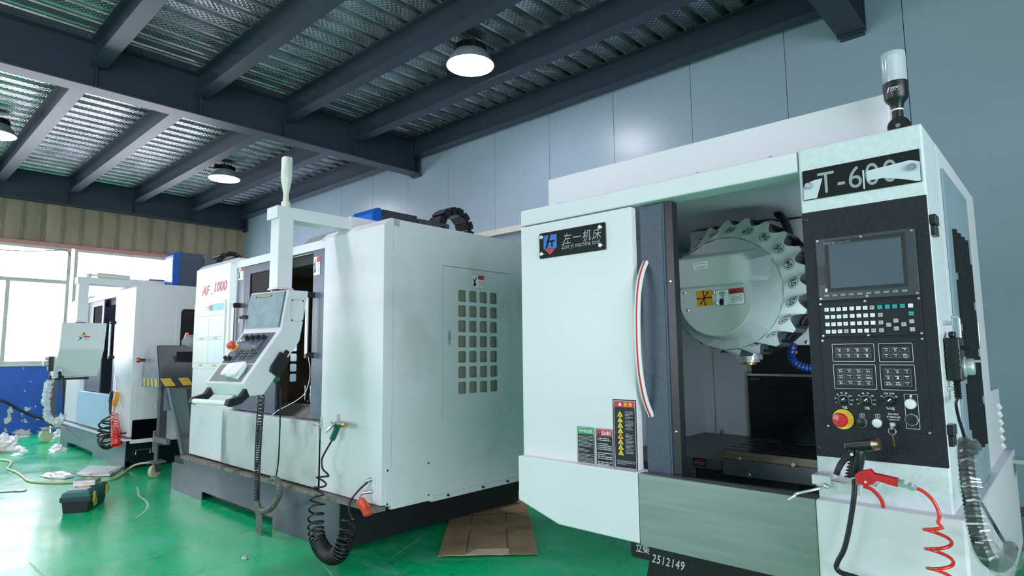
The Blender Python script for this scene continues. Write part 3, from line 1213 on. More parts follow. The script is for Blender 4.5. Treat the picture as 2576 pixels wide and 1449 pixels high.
b.tube([(-1.379, 2.5, 1.849), (-1.338, 2.5, 1.859), (-1.311, 2.5, 1.859)], .009, 8)
b.build('stop_lever', M['black_rubber'], T, smooth=True)
# blue segmented coolant hose
b = MB()
pts = spline([(-0.946, 2.92, 1.387), (-0.952, 2.9, 1.344), (-0.944, 2.9, 1.312), (-0.911, 2.9, 1.288), (-0.872, 2.9, 1.281), (-0.838, 2.9, 1.292)], 5)
b.tube(pts, [.014 if k % 2 else .019 for k in range(len(pts))], 10)
ch = b.build('coolant_hose', mat('blue segmented hose', (24, 62, 140), .3, var=.1, scale=20), T, smooth=True)
q = (-0.952, 2.92, 1.351)
MB().cyl((q[0], q[1], q[2] - .006), (q[0], q[1], q[2] + .006), .021).build('hose_collar', mat('orange collar', (226, 96, 40), .35), ch)

# tubular work light behind the pillar
b = MB()
b.box(-.56, -.50, 2.37, 2.40, .96, 1.42)
wl = b.build('work_light', M['black_plastic'], T)
b = MB()
b.box(-.555, -.505, 2.40, 2.408, .98, 1.40)
b.build('light_tube', emit('work light tube', (226, 244, 255), 40), wl)

# ---- round tool magazine
mag_c = Vector((-1.082, 2.66, 1.642))
ring_c = Vector((-1.117, 2.6, 1.612))
cone_c = Vector((-1.095, 2.57, 1.584))
flat_c = Vector((-1.109, 2.47, 1.584))
NT = 21
Rr, Rn, Ri = .306, .272, .205


def magp(r, a, y, c=mag_c):
    return Vector((c.x + r * math.cos(a), y, c.z + r * math.sin(a)))


da = 2 * math.pi / NT
A0 = math.radians(1.5)       # pocket 03 points along +x
# scalloped rim: two profiles (front and back) sharing one outline
outline = []
for k in range(NT):
    a = A0 + k * da
    for t in (-.5, -.40, -.30, -.24, -.16, -.08, 0, .08, .16, .24, .30, .40):
        if abs(t) >= .40:
            r = Rr
        elif abs(t) >= .30:
            r = Rr - .014
        else:
            r = Rn + (Rr - Rn - .016) * (abs(t) / .28) ** 2.2
        outline.append((a + t * da, r))
b = MB()
n = len(outline)
vs = []
for (a, r) in outline:
    vs.append(magp(r, a, 2.60 + (r - .249) * .95))
for (a, r) in outline:
    vs.append(magp(r, a, 2.80))
for (a, r) in outline:
    q = ring_c + (magp(.248, a, 2.60) - Vector((mag_c.x, 2.60, mag_c.z)))
    vs.append(Vector((q.x, 2.60, q.z)))
fs = []
for i in range(n):
    j = (i + 1) % n
    fs += [(2 * n + i, 2 * n + j, j, i)]
b.add(vs, fs)
b.m(1).add(vs, [(i, (i + 1) % n, n + (i + 1) % n, n + i) for i in range(n)] + [tuple(n + i for i in range(n))])
mag = b.build('tool_magazine', [M['mag_grey'], mat('dark grey magazine rim', (74, 82, 84), .45, var=.1)], T, smooth=True, label='round light grey tool magazine')


def rings(name, rs, n_, m_):
    """stacked rings (centre, radius, y), capped at the last"""
    bb = MB()
    vs = []
    for c, r, y in rs:
        for k in range(n_):
            a = 2 * math.pi * (k + .5) / n_
            vs.append((c.x + r * math.cos(a), y, c.z + r * math.sin(a)))
    fs = []
    for i in range(len(rs) - 1):
        for k in range(n_):
            k2 = (k + 1) % n_
            fs.append((i * n_ + k, i * n_ + k2, (i + 1) * n_ + k2, (i + 1) * n_ + k))
    fs.append(tuple((len(rs) - 1) * n_ + k for k in range(n_)))
    bb.add(vs, fs)
    return bb.build(name, m_, mag, bevel=.0)


rings('facet_ring', [(ring_c, .249, 2.603), (ring_c, .244, 2.592), (cone_c, .180, 2.572)], 21, M['mag_grey'])
rings('hub_cover', [(cone_c, .181, 2.574), (cone_c, .179, 2.566), (flat_c, .163, 2.478), (flat_c, .159, 2.472)], 48, M['mag_grey'])
# motor cover: chamfered block across the upper half
bx0, bz1 = xz((-1.31, 2.44, 1.763))
bx1 = ((-0.947, 2.44, 1.65))[0]
zt0 = ((-1.264, 2.44, 1.758))[2]
zb0 = ((-1.269, 2.44, 1.634))[2]
front = [(bx0 + .006, zb0 + .050), (bx0 + .040, zb0), (bx1 - .03, zb0), (bx1 + .004, zb0 + .03), (bx1 + .004, zt0 - .034), (bx1 - .03, zt0), (bx0 + .030, zt0), (bx0, zt0 - .045)]
back = [(bx0 + .0, zb0 + .045), (bx0 + .035, zb0 - .006), (bx1 + .012, zb0 - .006), (bx1 + .040, zb0 + .03), (bx1 + .040, zt0 + .006), (bx1 - .004, zt0 + .040), (bx0 + .026, zt0 + .046), (bx0 - .004, zt0)]
b = MB()
k8 = len(front)
b.add([(x, 2.44, z) for x, z in front] + [(x, 2.61, z) for x, z in back], [tuple(range(k8))[::-1]] + [(i, (i + 1) % k8, k8 + (i + 1) % k8, k8 + i) for i in range(k8)])
mc = b.build('motor_cover', M['mag_grey'], mag, bevel=.012)
b = face(2.439)
lx0, lz1 = xz((-1.182, 2.439, 1.739))
lx1, lz0 = xz((-1.117, 2.439, 1.708))
b.m(0).rect(lx0, lz0, lx1, lz1, .0006)
b.m(1).shape(circ(lx0 + .012, lz1 - .008, .004), [circ(lx0 + .012, lz1 - .008, .0026)[::-1]], 0, .0009)
b.m(1).rect(lx0 + .018, lz1 - .009, lx1 - .004, lz1 - .0075, 0, .0009).rect(lx0 + .012, lz0 + .008, lx1 - .008, lz0 + .0095, 0, .0009).rect(lx0 + .018, lz0 + .004, lx1 - .016, lz0 + .0052, 0, .0009)
b.build('type_label', [M['white_film'], M['print_black']], mag)
# numbers 01..21 printed round the rim, upright towards the hub
nums = {3: 0, 4: 1, 5: 2, 6: 3, 7: 4, 8: 5, 9: 6, 10: 7, 11: 8, 2: -1, 1: -2, 21: -3, 20: -4, 19: -5, 18: -6, 12: 9, 13: 10, 14: 11, 15: -9, 16: -8, 17: -7}
for nn, k in nums.items():
    a = A0 + k * da
    p_in = ring_c + Vector((.249 * math.cos(a), 0, .249 * math.sin(a)))
    p_out = magp(Rn, a, 2.60 + (Rn - .249) * .95)
    p_in.y = 2.60
    c = p_in.lerp(p_out, .60)
    up = (p_in - p_out).normalized()
    U_ = Vector((-math.sin(a), 0, math.cos(a)))
    V_ = up
    if U_.cross(V_).y > 0:
        U_ = -U_
    b = MB().plane(c, U_, V_)
    hh = .0025
    if (p_in - p_out).length > .006:
        s_ = min(.030, max(.016, (p_in - p_out).length * 1.05))
        b.text('%02d' % nn, 0, 0, s_ * 1.05, hh, bold=.012)
        b.shape(circ(0, 0, .0225, 28, s_ * .70), [circ(0, 0, .0208, 28, s_ * .63)[::-1]], 0, hh)
        b.build('pocket_number', M['print_black'], mag)
# dark gripper pockets in the notches
for k in range(NT):
    a = A0 + k * da
    if -7 <= k <= 9 or k >= 17:
        c = magp(Rn + .016, a, 2.74)
        bb = MB()
        radial = Vector((math.cos(a), 0, math.sin(a)))
        tang = Vector((-math.sin(a), 0, math.cos(a)))
        arc = [c + radial * (-.012 - .012 * math.cos(q) + .02) + tang * (.024 * math.sin(q)) for q in [math.radians(-95 + 19 * t) for t in range(11)]]
        bb.tube(arc, .008, 6)
        bb.prism([c + radial * .006 + tang * -.028 + Vector((0, -.06, 0)), c + radial * .014 + tang * -.030 + Vector((0, -.06, 0)), c + radial * .014 + tang * -.020 + Vector((0, -.06, 0)), c + radial * .006 + tang * -.019 + Vector((0, -.06, 0))], (0, .1, 0))
        bb.prism([c + radial * .006 + tang * .019 + Vector((0, -.06, 0)), c + radial * .014 + tang * .020 + Vector((0, -.06, 0)), c + radial * .014 + tang * .030 + Vector((0, -.06, 0)), c + radial * .006 + tang * .028 + Vector((0, -.06, 0))], (0, .1, 0))
        bb.prism([c + radial * -.012 + tang * -.02 + Vector((0, .03, 0)), c + radial * .008 + tang * -.034 + Vector((0, .03, 0)), c + radial * .016 + tang * -.034 + Vector((0, .03, 0)), c + radial * .016 + tang * .034 + Vector((0, .03, 0)), c + radial * .008 + tang * .034 + Vector((0, .03, 0)), c + radial * -.012 + tang * .02 + Vector((0, .03, 0))], (0, .02, 0))
        bb.build('tool_gripper', M['black_and_shade'], mag)
# stickers on the hub
O = Vector((-1.154, 2.472, 1.586))
b = MB().plane(O, Vector((1, 0, .03)), Vector((-.06, 0, 1)))
b.m(0).rect(-.036, -.034, .036, .034, .0006)
for q in range(3):
    a = math.radians((0, 52, 95)[q])
    ca, sa = math.cos(a), math.sin(a)
    L_ = .026
    b.m(1).shape([(-ca * L_ - sa * .0022, -sa * L_ + ca * .0022), (ca * L_ - sa * .0022, sa * L_ + ca * .0022), (ca * L_ + sa * .0022, sa * L_ - ca * .0022), (-ca * L_ + sa * .0022, -sa * L_ - ca * .0022)], (), 0, .0009 + .0002 * q)
    for s_ in (1, -1):
        e = (ca * L_ * s_, sa * L_ * s_)
        b.shape([(e[0] - sa * .0055, e[1] + ca * .0055), (e[0] + sa * .0055, e[1] - ca * .0055), (e[0] + ca * .0085 * s_, e[1] + sa * .0085 * s_)], (), 0, .0012)
b.build('direction_sticker', [M['print_orange'], M['print_black']], mag)
O = Vector((-1.042, 2.472, 1.583))
b = MB().plane(O, Vector((1, 0, .03)), Vector((-.05, 0, 1)))
b.m(2).rect(-.060, -.034, .060, .034, .0006)
b.m(0).rect(-.0585, -.0325, -.004, .0325, 0, .0009)
b.m(0).rect(-.003, -.0325, .0585, .0325, 0, .0009)
b.m(1).rect(-.003, .012, .0585, .0325, 0, .0012)
b.m(2).text('▲警 告', .028, .022, .013, .0015, bold=.01, width=.05)
label_lines(b.m(3), .003, .054, .008, 6, .0062, .0028, 9, .0012)
b.m(3).rect(-.045, .014, -.018, .026, 0, .0012).rect(-.039, .004, -.024, .013, 0, .0012).shape([(-.036, .003), (-.026, .003), (-.023, -.014), (-.031, -.012)], (), 0, .0012)
b.m(2).shape([(-.047, -.031), (-.030, -.031), (-.028, -.018), (-.024, -.012), (-.030, -.012), (-.033, -.004), (-.040, -.002), (-.047, -.010)], (), 0, .0014)
b.build('hand_warning_sticker', [M['white_film'], M['print_red'], M['print_black'], M['print_grey']], mag)
for q in ((-1.246, 2.472, 1.615), (-1.233, 2.472, 1.537), (-1.113, 2.472, 1.607), (-1.105, 2.472, 1.562)):
    screw(mag, *q, r=.0075, m='chrome')

# ---- operator panel: big black plate and three units on it
PY = 2.092
b = face(2.095)
b.rect(-.628, 1.030, -.285, 1.806, .004)
b.build('operator_panel', M['panel_black'], T, bevel=.001)
for q in ((-0.616, 2.091, 1.782), (-0.615, 2.091, 1.055)):
    screw(T, *q, r=.007, m='black_plastic')


def unit(tl, tr, bl, br):
    return (tl[0] + bl[0]) / 2, (bl[2] + br[2]) / 2, (tr[0] + br[0]) / 2, (tl[2] + tr[2]) / 2


# screen
x0, z0, x1, z1 = unit((-0.589, 2.087, 1.71), (-0.317, 2.087, 1.714), (-0.59, 2.087, 1.515), (-0.321, 2.087, 1.516))
b = face(2.091)
b.rect(x0, z0, x1, z1, .005)
scr = b.build('screen_unit', mat('dark blue grey screen bezel', (50, 56, 70), .3, var=.05), T, bevel=.001)
pw, ph = x1 - x0, z1 - z0
b = face(2.086)
b.frame(x0 + pw * .095, z0 + ph * .135, x0 + pw * .905, z1 - ph * .045, .010, .002)
b.build('screen_surround', M['plate_black'], scr, bevel=.0006)
b = face(2.086)
b.rect(x0 + pw * .135, z0 + ph * .175, x0 + pw * .865, z1 - ph * .12, .0014)
b.build('display', mat('dark grey glossy display', (80, 90, 106), .1, var=.03, scale=4, coat=.3), scr)
b = face(2.086)
b.text('SYNTEC', x0 + pw * .155, z1 - ph * .085, .012, .0024, width=.036, bold=.01)
b.text('22MA  PLUS', x0 + pw * .30, z1 - ph * .085, .007, .0024, width=.036)
b.build('lettering', M['print_grey'], scr)
b = face(2.086)
b.rect(x0 + pw * .005, z0 + ph * .255, x0 + pw * .083, z0 + ph * .56, .002)
b.build('port_cover', M['black_plastic'], scr, bevel=.0006)
b = face(2.086)
b.shape(rrect(x0 + pw * .07, z0 + ph * .135, x0 + pw * .105, z0 + ph * .19, .002), (), .002)
b.build('white_key', M['white_plastic'], scr)
for k in range(10):
    xx = x0 + pw * (.085 + k * .0865)
    b = face(2.086)
    b.m(0).rect(xx - .0065, z0 + ph * .060, xx + .0065, z0 + ph * .090, .0025)
    b.m(1).text('←' if k == 0 else ('→' if k == 9 else 'F%d' % k), xx, z0 + ph * .075, .005, .0028)
    b.build('function_key', [M['print_grey'], M['print_black']], scr)
for a, c_ in ((.02, .975), (.48, .965), (.97, .965), (.02, .03), (.5, .03), (.975, .03)):
    screw(scr, x0 + pw * a, 2.086, z0 + ph * c_, .0042)
b = face(2.0855)
b.shape([(x0 + pw * .0, z0), (x1, z0), (x1, z1), (x0, z1)], (), .0004, .0055)
b.build('clear_film', clear('screen protection film', gloss=.03, rough=.04), scr)

# keypad
x0, z0, x1, z1 = unit((-0.589, 2.087, 1.51), (-0.32, 2.087, 1.509), (-0.59, 2.087, 1.401), (-0.318, 2.087, 1.399))
b = face(2.091)
b.rect(x0, z0, x1, z1, .0045)
kp = b.build('keypad', M['plate_black'], T, bevel=.001)
pw, ph = x1 - x0, z1 - z0
M['key_grey'] = mat('grey key', (178, 176, 176), .4, var=.02)
M['key_teal'] = mat('teal key', (20, 168, 172), .4, var=.03)


def key(x, z, s, m_, half=.0060):
    b = face(2.0865)
    b.m(0).shape(rrect(x - half, z - half * .95, x + half, z + half * .95, .0012, 2), (), .004)
    if s:
        b.m(1).text(s, x - .001, z + .0005, .0068 if len(s) < 2 else .0042, .0044)
    b.build('key', [m_, M['print_grey'] if m_ is M['white_plastic'] else M['print_black']], kp)


kw, kg, kt = M['white_plastic'], M['key_grey'], M['key_teal']
kx = [x0 + pw * t for t in (.075, .138, .202, .266, .338, .406, .473, .541, .617, .69, .76, .832, .907)]
kz = [z1 - ph * t for t in (.215, .425, .635, .845)]
rows = (('M', 'S', 'T', 'F', '7', '8', '9'), ('O', 'N', 'G', 'D', '4', '5', '6', '/'), ('X', 'Y', 'Z', 'H', '1', '2', '3', ''), ('P', 'Q', 'R', None, '-', '0', ''))
for r_, row in enumerate(rows):
    for c_, s_ in enumerate(row):
        key(kx[c_], kz[r_], s_ if s_ is not None else '⇧', kw if s_ is not None else kg)
key(kx[7], kz[0], 'BKSP', kg)
key(kx[7], kz[3], 'SPACE', kg)
for c_, s_ in ((8, 'INS'), (9, 'DEL'), (10, 'CAN'), (11, 'END')):
    key(kx[c_], kz[0], s_, kt)
key(kx[12], kz[0], '⁄⁄', kw)
key(kx[12], kz[1], 'HELP', kt)
key(kx[12], kz[2], '', kg)
key(kx[12], kz[3], '', kg)
key(kx[8], kz[1], '○', kg)
key(kx[8], kz[2], 'PG', kg)
key(kx[8], kz[3], '↵', kg)
key(kx[9], (kz[2] + kz[3]) / 2 + .004, '←', kg)
key(kx[10], kz[2] + .004, '↑', kg)
key(kx[10], kz[3] + .004, '↓', kg)
key(kx[11], (kz[2] + kz[3]) / 2 + .004, '→', kg)
for a, c_ in ((.01, .955), (.475, .975), (.985, .965), (.02, .04), (.485, .03), (.985, .045)):
    screw(kp, x0 + pw * a, 2.0865, z0 + ph * c_, .0042)

# button panel
x0, z0, x1, z1 = unit((-0.59, 2.087, 1.395), (-0.32, 2.087, 1.394), (-0.594, 2.087, 1.124), (-0.318, 2.087, 1.12))
b = face(2.091)
b.rect(x0, z0, x1, z1, .003)
bp_ = b.build('button_panel', M['plate_black'], T, bevel=.0008)
for q in ((-0.588, 2.088, 1.389), (-0.323, 2.088, 1.389), (-0.587, 2.088, 1.125), (-0.323, 2.088, 1.124)):
    screw(bp_, *q, r=.0042)
FY = 2.088


def group_frame(tl, br, cols, rws, texts):
    ax, az = xz(tl)
    bx, bz = xz(br)
    b = face(FY)
    b.frame(ax, bz, bx, az, .0011, .0004, 0, .003)
    b.build('group_outline', M['print_white'], bp_)
    gx, gz = (bx - ax), (az - bz)
    mx_, mz_ = .008, .010
    for r_ in range(rws):
        for c_ in range(cols):
            w_ = (gx - 2 * mx_) / cols
            h_ = (gz - 2 * mz_) / rws
            X0, Z1 = ax + mx_ + c_ * w_, az - mz_ - r_ * h_
            b = face(FY)
            b.m(0).rect(X0 + .0008, Z1 - h_ + .0012, X0 + w_ - .0008, Z1 - .0012, .0012)
            b.m(1).shape(rrect(X0 + .0035, Z1 - h_ + .0028, X0 + w_ - .0035, Z1 - .0026, .003, 2), (), .0030)
            s_ = texts[r_ * cols + c_]
            cx_, cz_ = X0 + w_ / 2, Z1 - h_ / 2
            b.m(2).rect(X0 + .006, Z1 - .0062, X0 + w_ * .72, Z1 - .0047, 0, .0034)
            if s_:
                b.text(s_, cx_ + .001, cz_ - .0022, .0072, .0034, bold=.02, width=min(w_ * .6, .0042 * len(s_) + .003) if len(s_) > 1 else None)
            b.build('button', [M['cast_key'], M['black_plastic'], M['print_white']], bp_)


M['cast_key'] = mat('grey button surround', (84, 92, 98), .4, var=.05)
group_frame((-0.562, 2.087, 1.378), (-0.446, 2.087, 1.324), 4, 2, ['⊜', '▷', '▣', '▤', '◁', '⊡', '▥', '▦'])
group_frame((-0.435, 2.087, 1.378), (-0.348, 2.087, 1.323), 3, 2, ['→', '▷', '◷', '∿', '≈', '⊗'])
group_frame((-0.562, 2.087, 1.315), (-0.446, 2.087, 1.241), 4, 3, ['5+', 'Y-', 'Z+', '4+', 'X+', '∿', 'X-', 'AUX3', '5-', 'Y+', 'Z-', '4-'])
group_frame((-0.435, 2.087, 1.315), (-0.347, 2.087, 1.241), 3, 3, ['①', '⓪', '⊻', '◎', '◉', '⌐', 'AUX1', 'AUX2', '♙'])


def dial(c, r, labels, a0, a1, cap):
    x, z = xz(c)
    b = face(FY)
    nl = len(labels)
    for k, s_ in enumerate(labels):
        a = math.radians(a0 + (a1 - a0) * k / (nl - 1))
        ca, sa = math.cos(a), math.sin(a)
        p1, p2 = r * 1.22, r * 1.45
        b.shape([(x + ca * p1 - sa * .0004, z + sa * p1 + ca * .0004), (x + ca * p2 - sa * .0004, z + sa * p2 + ca * .0004), (x + ca * p2 + sa * .0004, z + sa * p2 - ca * .0004), (x + ca * p1 + sa * .0004, z + sa * p1 - ca * .0004)], (), 0, .0005)
        b.text(s_, x + ca * r * 1.85, z + sa * r * 1.85, .0062, .0005, bold=.02)
    arc = [math.radians(a0 + (a1 - a0) * k / 24) for k in range(25)]
    b.shape([(x + r * 1.25 * math.cos(a), z + r * 1.25 * math.sin(a)) for a in arc] + [(x + r * 1.19 * math.cos(a), z + r * 1.19 * math.sin(a)) for a in arc[::-1]], (), 0, .0005)
    b.text(cap, x + .002, z - r * 1.75, .011, .0005, bold=.02)
    b.build('dial_scale', M['print_white'], bp_)
    b = MB()
    b.lathe([(r, 0), (r, .004), (r * .82, .007), (r * .76, .018), (r * .6, .020)], (x, FY, z), (0, -1, 0), 24)
    d_ = Vector((math.cos(.7), 0, math.sin(.7)))
    t_ = Vector((-d_.z, 0, d_.x))
    o_ = Vector((x, FY - .012, z))
    b.prism([o_ - d_ * r + t_ * .004, o_ + d_ * r + t_ * .003, o_ + d_ * r - t_ * .003, o_ - d_ * r - t_ * .004], (0, -.014, 0))
    kb = b.build('rotary_knob', M['black_plastic'], bp_, bevel=.0006)
    o2 = o_ + Vector((0, -.0146, 0))
    MB().prism([o2 + d_ * r * .2 + t_ * .0018, o2 + d_ * r + t_ * .0018, o2 + d_ * r - t_ * .0018, o2 + d_ * r * .2 - t_ * .0018], (0, -.0006, 0)).build('knob_pointer', M['print_white'], bp_)


dial((-0.539, 2.088, 1.206), .0125, ['0', '20', '40', '60', '80', '100', '120', '150'], 200, -30, '∿%')
dial((-0.478, 2.088, 1.207), .0125, ['50', '60', '70', '80', '90', '100', '110', '120'], 205, -25, '⊐%')
dial((-0.417, 2.088, 1.209), .0125, ['X1', 'X10', 'X100', 'F0'], 145, 35, '∿∿%')
# emergency stop
x, z = xz((-0.544, 2.088, 1.148))
b = MB()
b.lathe([(.030, 0), (.030, .0015)], (x, FY, z), (0, -1, 0), 32)
es = b.build('emergency_plate', M['print_yellow'], bp_)
b = MB().plane((x, FY, z), UX, UZ)
for k, s_ in enumerate('EMERGENCY'):
    a = math.radians(150 - k * 15)
    b.text(s_, .0245 * math.cos(a), .0245 * math.sin(a), .007, .0018, rot=a - math.pi / 2)
b.build('lettering', M['print_black'], bp_)
MB().lathe([(.012, 0), (.012, .018), (.0205, .019), (.0215, .030), (.019, .036), (.006, .0385), (1e-4, .039)], (x - .001, FY - .0012, z), (0, -1, 0), 32).build('emergency_stop', M['red_plastic'], bp_, smooth=True)
for c, m_, r_ in (((-0.493, 2.088, 1.142), 'black_plastic', .0145), ((-0.452, 2.088, 1.143), 'white_plastic', .0145), ((-0.364, 2.088, 1.203), 'white_plastic', .016)):
    b = MB()
    b.m(0).lathe([(r_, 0), (r_, .004), (r_ * .9, .006), (r_ * .88, .004)], (c[0], FY, c[2]), (0, -1, 0), 28)
    b.m(1).lathe([(r_ * .86, .003), (r_ * .86, .007), (r_ * .6, .0085), (1e-4, .009)], (c[0], FY, c[2]), (0, -1, 0), 28)
    b.build('push_button', [M['chrome'], M[m_]], bp_, smooth=True)
b = face(FY)
ax, az = xz((-0.379, 2.087, 1.231))
bx, bz = xz((-0.345, 2.087, 1.132))
b.frame(ax, bz, bx, az, .0010, .0004, 0, .002)
b.build('group_outline', M['print_white'], bp_)
b = face(FY)
x, z = xz((-0.362, 2.088, 1.223))
b.shape([(x - .001, z + .006), (x + .004, z + .006), (x + .001, z + .001), (x + .004, z + .001), (x - .003, z - .007), (x - .0005, z - .001), (x - .004, z - .001)], (), 0, .0006)
for q, s_ in (((-0.491, 2.088, 1.163), '◎'), ((-0.45, 2.088, 1.164), '▮')):
    x, z = xz(q)
    b.frame(x - .0065, z - .005, x + .0065, z + .005, .0008, .0004, 0)
    if s_ == '◎':
        b.shape(circ(x, z, .0032), [circ(x, z, .0022)[::-1]], 0, .0004)
    else:
        b.rect(x - .0008, z - .0032, x + .0008, z + .0032, 0, .0004)
x, z = xz((-0.409, 2.088, 1.171))
b.text('SYNTEC', x, z, .0062, .0005, bold=.02, width=.027)
x, z = xz((-0.409, 2.088, 1.163))
b.text('ST3030-M5', x, z, .0062, .0005, bold=.02, width=.034)
x, z = xz((-0.408, 2.088, 1.155))
b.text('Option I/O', x, z, .0058, .0005, bold=.01, width=.027)
b.build('lettering', M['print_white'], bp_)
# usb cap
x, z = xz((-0.364, 2.088, 1.158))
b = MB()
b.m(0).lathe([(.018, 0), (.018, .004), (.0165, .006), (.0165, .003)], (x, FY, z), (0, -1, 0), 8)
b.m(1).lathe([(.0145, .002), (.0145, .0055), (1e-4, .006)], (x, FY, z), (0, -1, 0), 24)
b.build('socket_cap', [M['acrylic_clear'], M['black_plastic']], bp_)
# key switch with ring and key
x, z = xz((-0.411, 2.088, 1.142))
b = MB()
b.m(0).box(x - .012, x + .012, FY - .003, FY, z - .009, z + .008)
b.m(1).lathe([(.007, .003), (.007, .012), (.004, .013)], (x, FY, z), (0, -1, 0), 20)
b.m(1).box(x - .0015, x + .0015, FY - .03, FY - .012, z - .012, z + .004)
b.m(1).tube([(x + .0095 * math.cos(a), FY - .022, z - .018 + .0095 * math.sin(a)) for a in [2 * math.pi * k / 20 for k in range(20)]], .0011, 6, closed=True)
b.m(2).prism([(x - .0015, FY - .022, z - .027), (x + .0025, FY - .022, z - .027), (x + .005, FY - .022, z - .060), (x + .002, FY - .022, z - .060)], (0, -.001, 0))
b.build('key_switch', [M['black_plastic'], M['chrome'], M['brass']], bp_)

# ---- hinges on the pillar edge
for tl, br in (((-0.28, 2.094, 1.746), (-0.269, 2.094, 1.688)), ((-0.277, 2.094, 1.145), (-0.267, 2.094, 1.092))):
    zc = (tl[2] + br[2]) / 2
    b = MB()
    b.box(TX1, TX1 + .016, 2.096, 2.150, zc + .001, zc + .030)
    b.box(TX1, TX1 + .013, 2.100, 2.155, zc - .030, zc - .001)
    b.build('hinge', M['black_plastic'], T, bevel=.002)

# ---- side door with staggered louvre slots
b = MB()
b.plane((TX1, 0, 0), (0, 1, 0), (0, 0, 1))
sy0, sy1, sz0, sz1 = 2.392, 2.985, .892, 1.950
cols = [2.505 + .049 * k for k in range(8)]
holes = []
for k, yc in enumerate(cols):
    z_ = 1.762 if k % 2 == 0 else 1.762 - .085
    while z_ > 1.16:
        holes.append((yc, z_))
        z_ -= .172
hl = []
for yc, z_ in holes:
    hl.append(rrect(yc - .016, z_ - .150, yc - .008, z_, .003, 2)[::-1])
b.shape([(sy0, sz0), (sy1, sz0), (sy1, sz1), (sy0, sz1)], hl, .006, .001)
sd = b.build('side_door', mat('blue grey side door', (136, 158, 172), .36, var=.03, scale=1.5), T, label='blue grey louvred side door')
b = MB()
b.box(TX1 - .028, TX1 - .0005, 2.40, 2.98, .90, 1.94)
b.build('louvre_backing', M['black_plastic'], sd)
b, b2 = MB(), MB()
for yc, z_ in holes:
    zt, zb_ = z_ - .004, z_ - .146
    xo, xi = TX1 + .020, TX1 + .0075
    yn, yf = yc - .010, yc + .015
    b.add([(xo, yn, zb_), (xo, yn, zt), (xi, yf, z_), (xi, yf, zb_ - .004), (xi, yn, z_), (xi, yn, zb_ - .004)], [(0, 1, 2, 3), (1, 4, 2), (0, 3, 5)])
    b2.add([(xo - .001, yn + .001, zb_), (xo - .001, yn + .001, zt), (xi, yn + .001, z_), (xi, yn + .001, zb_ - .004)], [(0, 1, 2, 3)])
b.build('louvre', mat('blue grey louvre hood', (136, 158, 172), .36), sd)
b2.build('mouth_shade', M['print_black'], sd)  # black sheets across the hoods, the shade inside painted in
for c1, c2 in (((-0.268, 2.344, 1.459), (-0.268, 2.351, 1.371)), ((-0.268, 2.838, 1.459), (-0.268, 2.852, 1.364))):
    yc = (c1[1] + c2[1]) / 2
    b = MB()
    b.tube([(TX1 + .002, yc, c1[2]), (TX1 + .017, yc, c1[2]), (TX1 + .020, yc, c1[2] - .006), (TX1 + .020, yc, c2[2] + .006), (TX1 + .017, yc, c2[2]), (TX1 + .002, yc, c2[2])], .0045, 10)
    b.build('pull_handle', M['chrome'], sd, smooth=True)

# ---- signal light on the roof edge
sx, sy = -.362, 2.21
zr = 2.022
b = MB()
b.prism([(sx - .035, sy, zr), (sx + .035, sy, zr), (sx + .022, sy, zr + .022), (sx - .018, sy, zr + .022)], (0, .05, 0))
b.lathe([(.028, -.018), (.032, -.012), (.032, .012), (.028, .018)], (sx + .002, sy + .02, zr + .044), (0, 1, 0), 28)
b.cyl((sx, sy + .02, zr + .06), (sx, sy + .02, zr + .098), .016)
b.lathe([(.015, .098), (.017, .105), (.020, .12), (.030, .132), (.034, .14), (.036, .178), (.036, .19)], (sx, sy + .02, zr))
st = b.build('signal_light', M['black_plastic'], T, smooth=True)
MB().cyl((sx, sy + .02, zr + .098), (sx, sy + .02, zr + .107), .0165).build('white_collar', M['white_plastic'], st, smooth=True)
b = MB()
b.lathe([(.034, .19), (.034, .285), (.033, .29), (.028, .292), (1e-4, .2925)], (sx, sy + .02, zr), n=36)
b.build('lens', M['acrylic_clear'], st, smooth=True)
b = MB()
for k in range(7):
    a = 2 * math.pi * k / 7 + .4
    for j in range(6):
        b.ball((sx + .022 * math.cos(a), sy + .02 + .022 * math.sin(a), zr + .20 + j * .0145), .0035, 6)
b.lathe([(.016, .19), (.016, .284)], (sx, sy + .02, zr), n=12)
b.build('light_core', M['white_plastic'], st)
MB().lathe([(.007, 0), (.007, .004)], (sx + .002, sy + .001, zr + .044), (0, -1, 0), 12).build('screw', M['steel'], st)
b = MB()
b.plane((sx, sy + .02 - .0365, zr + .162), UX, UZ)
b.text('ONTAM', .003, .002, .010, 0, width=.026, bold=.02)
b.rect(-.012, -.006, .016, -.005)
b.shape([(-.018, -.010), (-.015, -.010), (-.011, .009), (-.015, .004)])
b.build('lettering', M['print_white'], st)

# ---- white bracket that carries the air guns, with bent wash pipe and ring
hy = 2.095
b = MB()
bx0_, bz_ = xz((-0.617, 2.03, 0.961))
bx1_ = ((-0.452, 2.03, 0.968))[0]
b.box(bx0_, bx1_, 2.03, 2.036, bz_ - .012, bz_ + .010)
b.box(bx0_, bx1_, 2.03, 2.095, bz_ + .006, bz_ + .010)
b.box(bx0_ + .06, bx0_ + .125, 2.022, 2.03, bz_ - .022, bz_ + .006)
b.box(bx0_ - .008, bx0_ + .045, 2.02, 2.09, bz_ - .006, bz_ + .022)
hold = b.build('gun_holder', M['mint'], T, bevel=.003)
b = MB()
rc = Vector((-0.6, 2.05, 0.976))
b.tube([(rc.x + .017 * math.cos(a), rc.y + .012 * math.sin(a), rc.z + .010 * math.sin(a)) for a in [2 * math.pi * k / 24 for k in range(24)]], .0028, 8, closed=True)
b.build('ring', M['chrome'], hold, smooth=True)
b = MB()
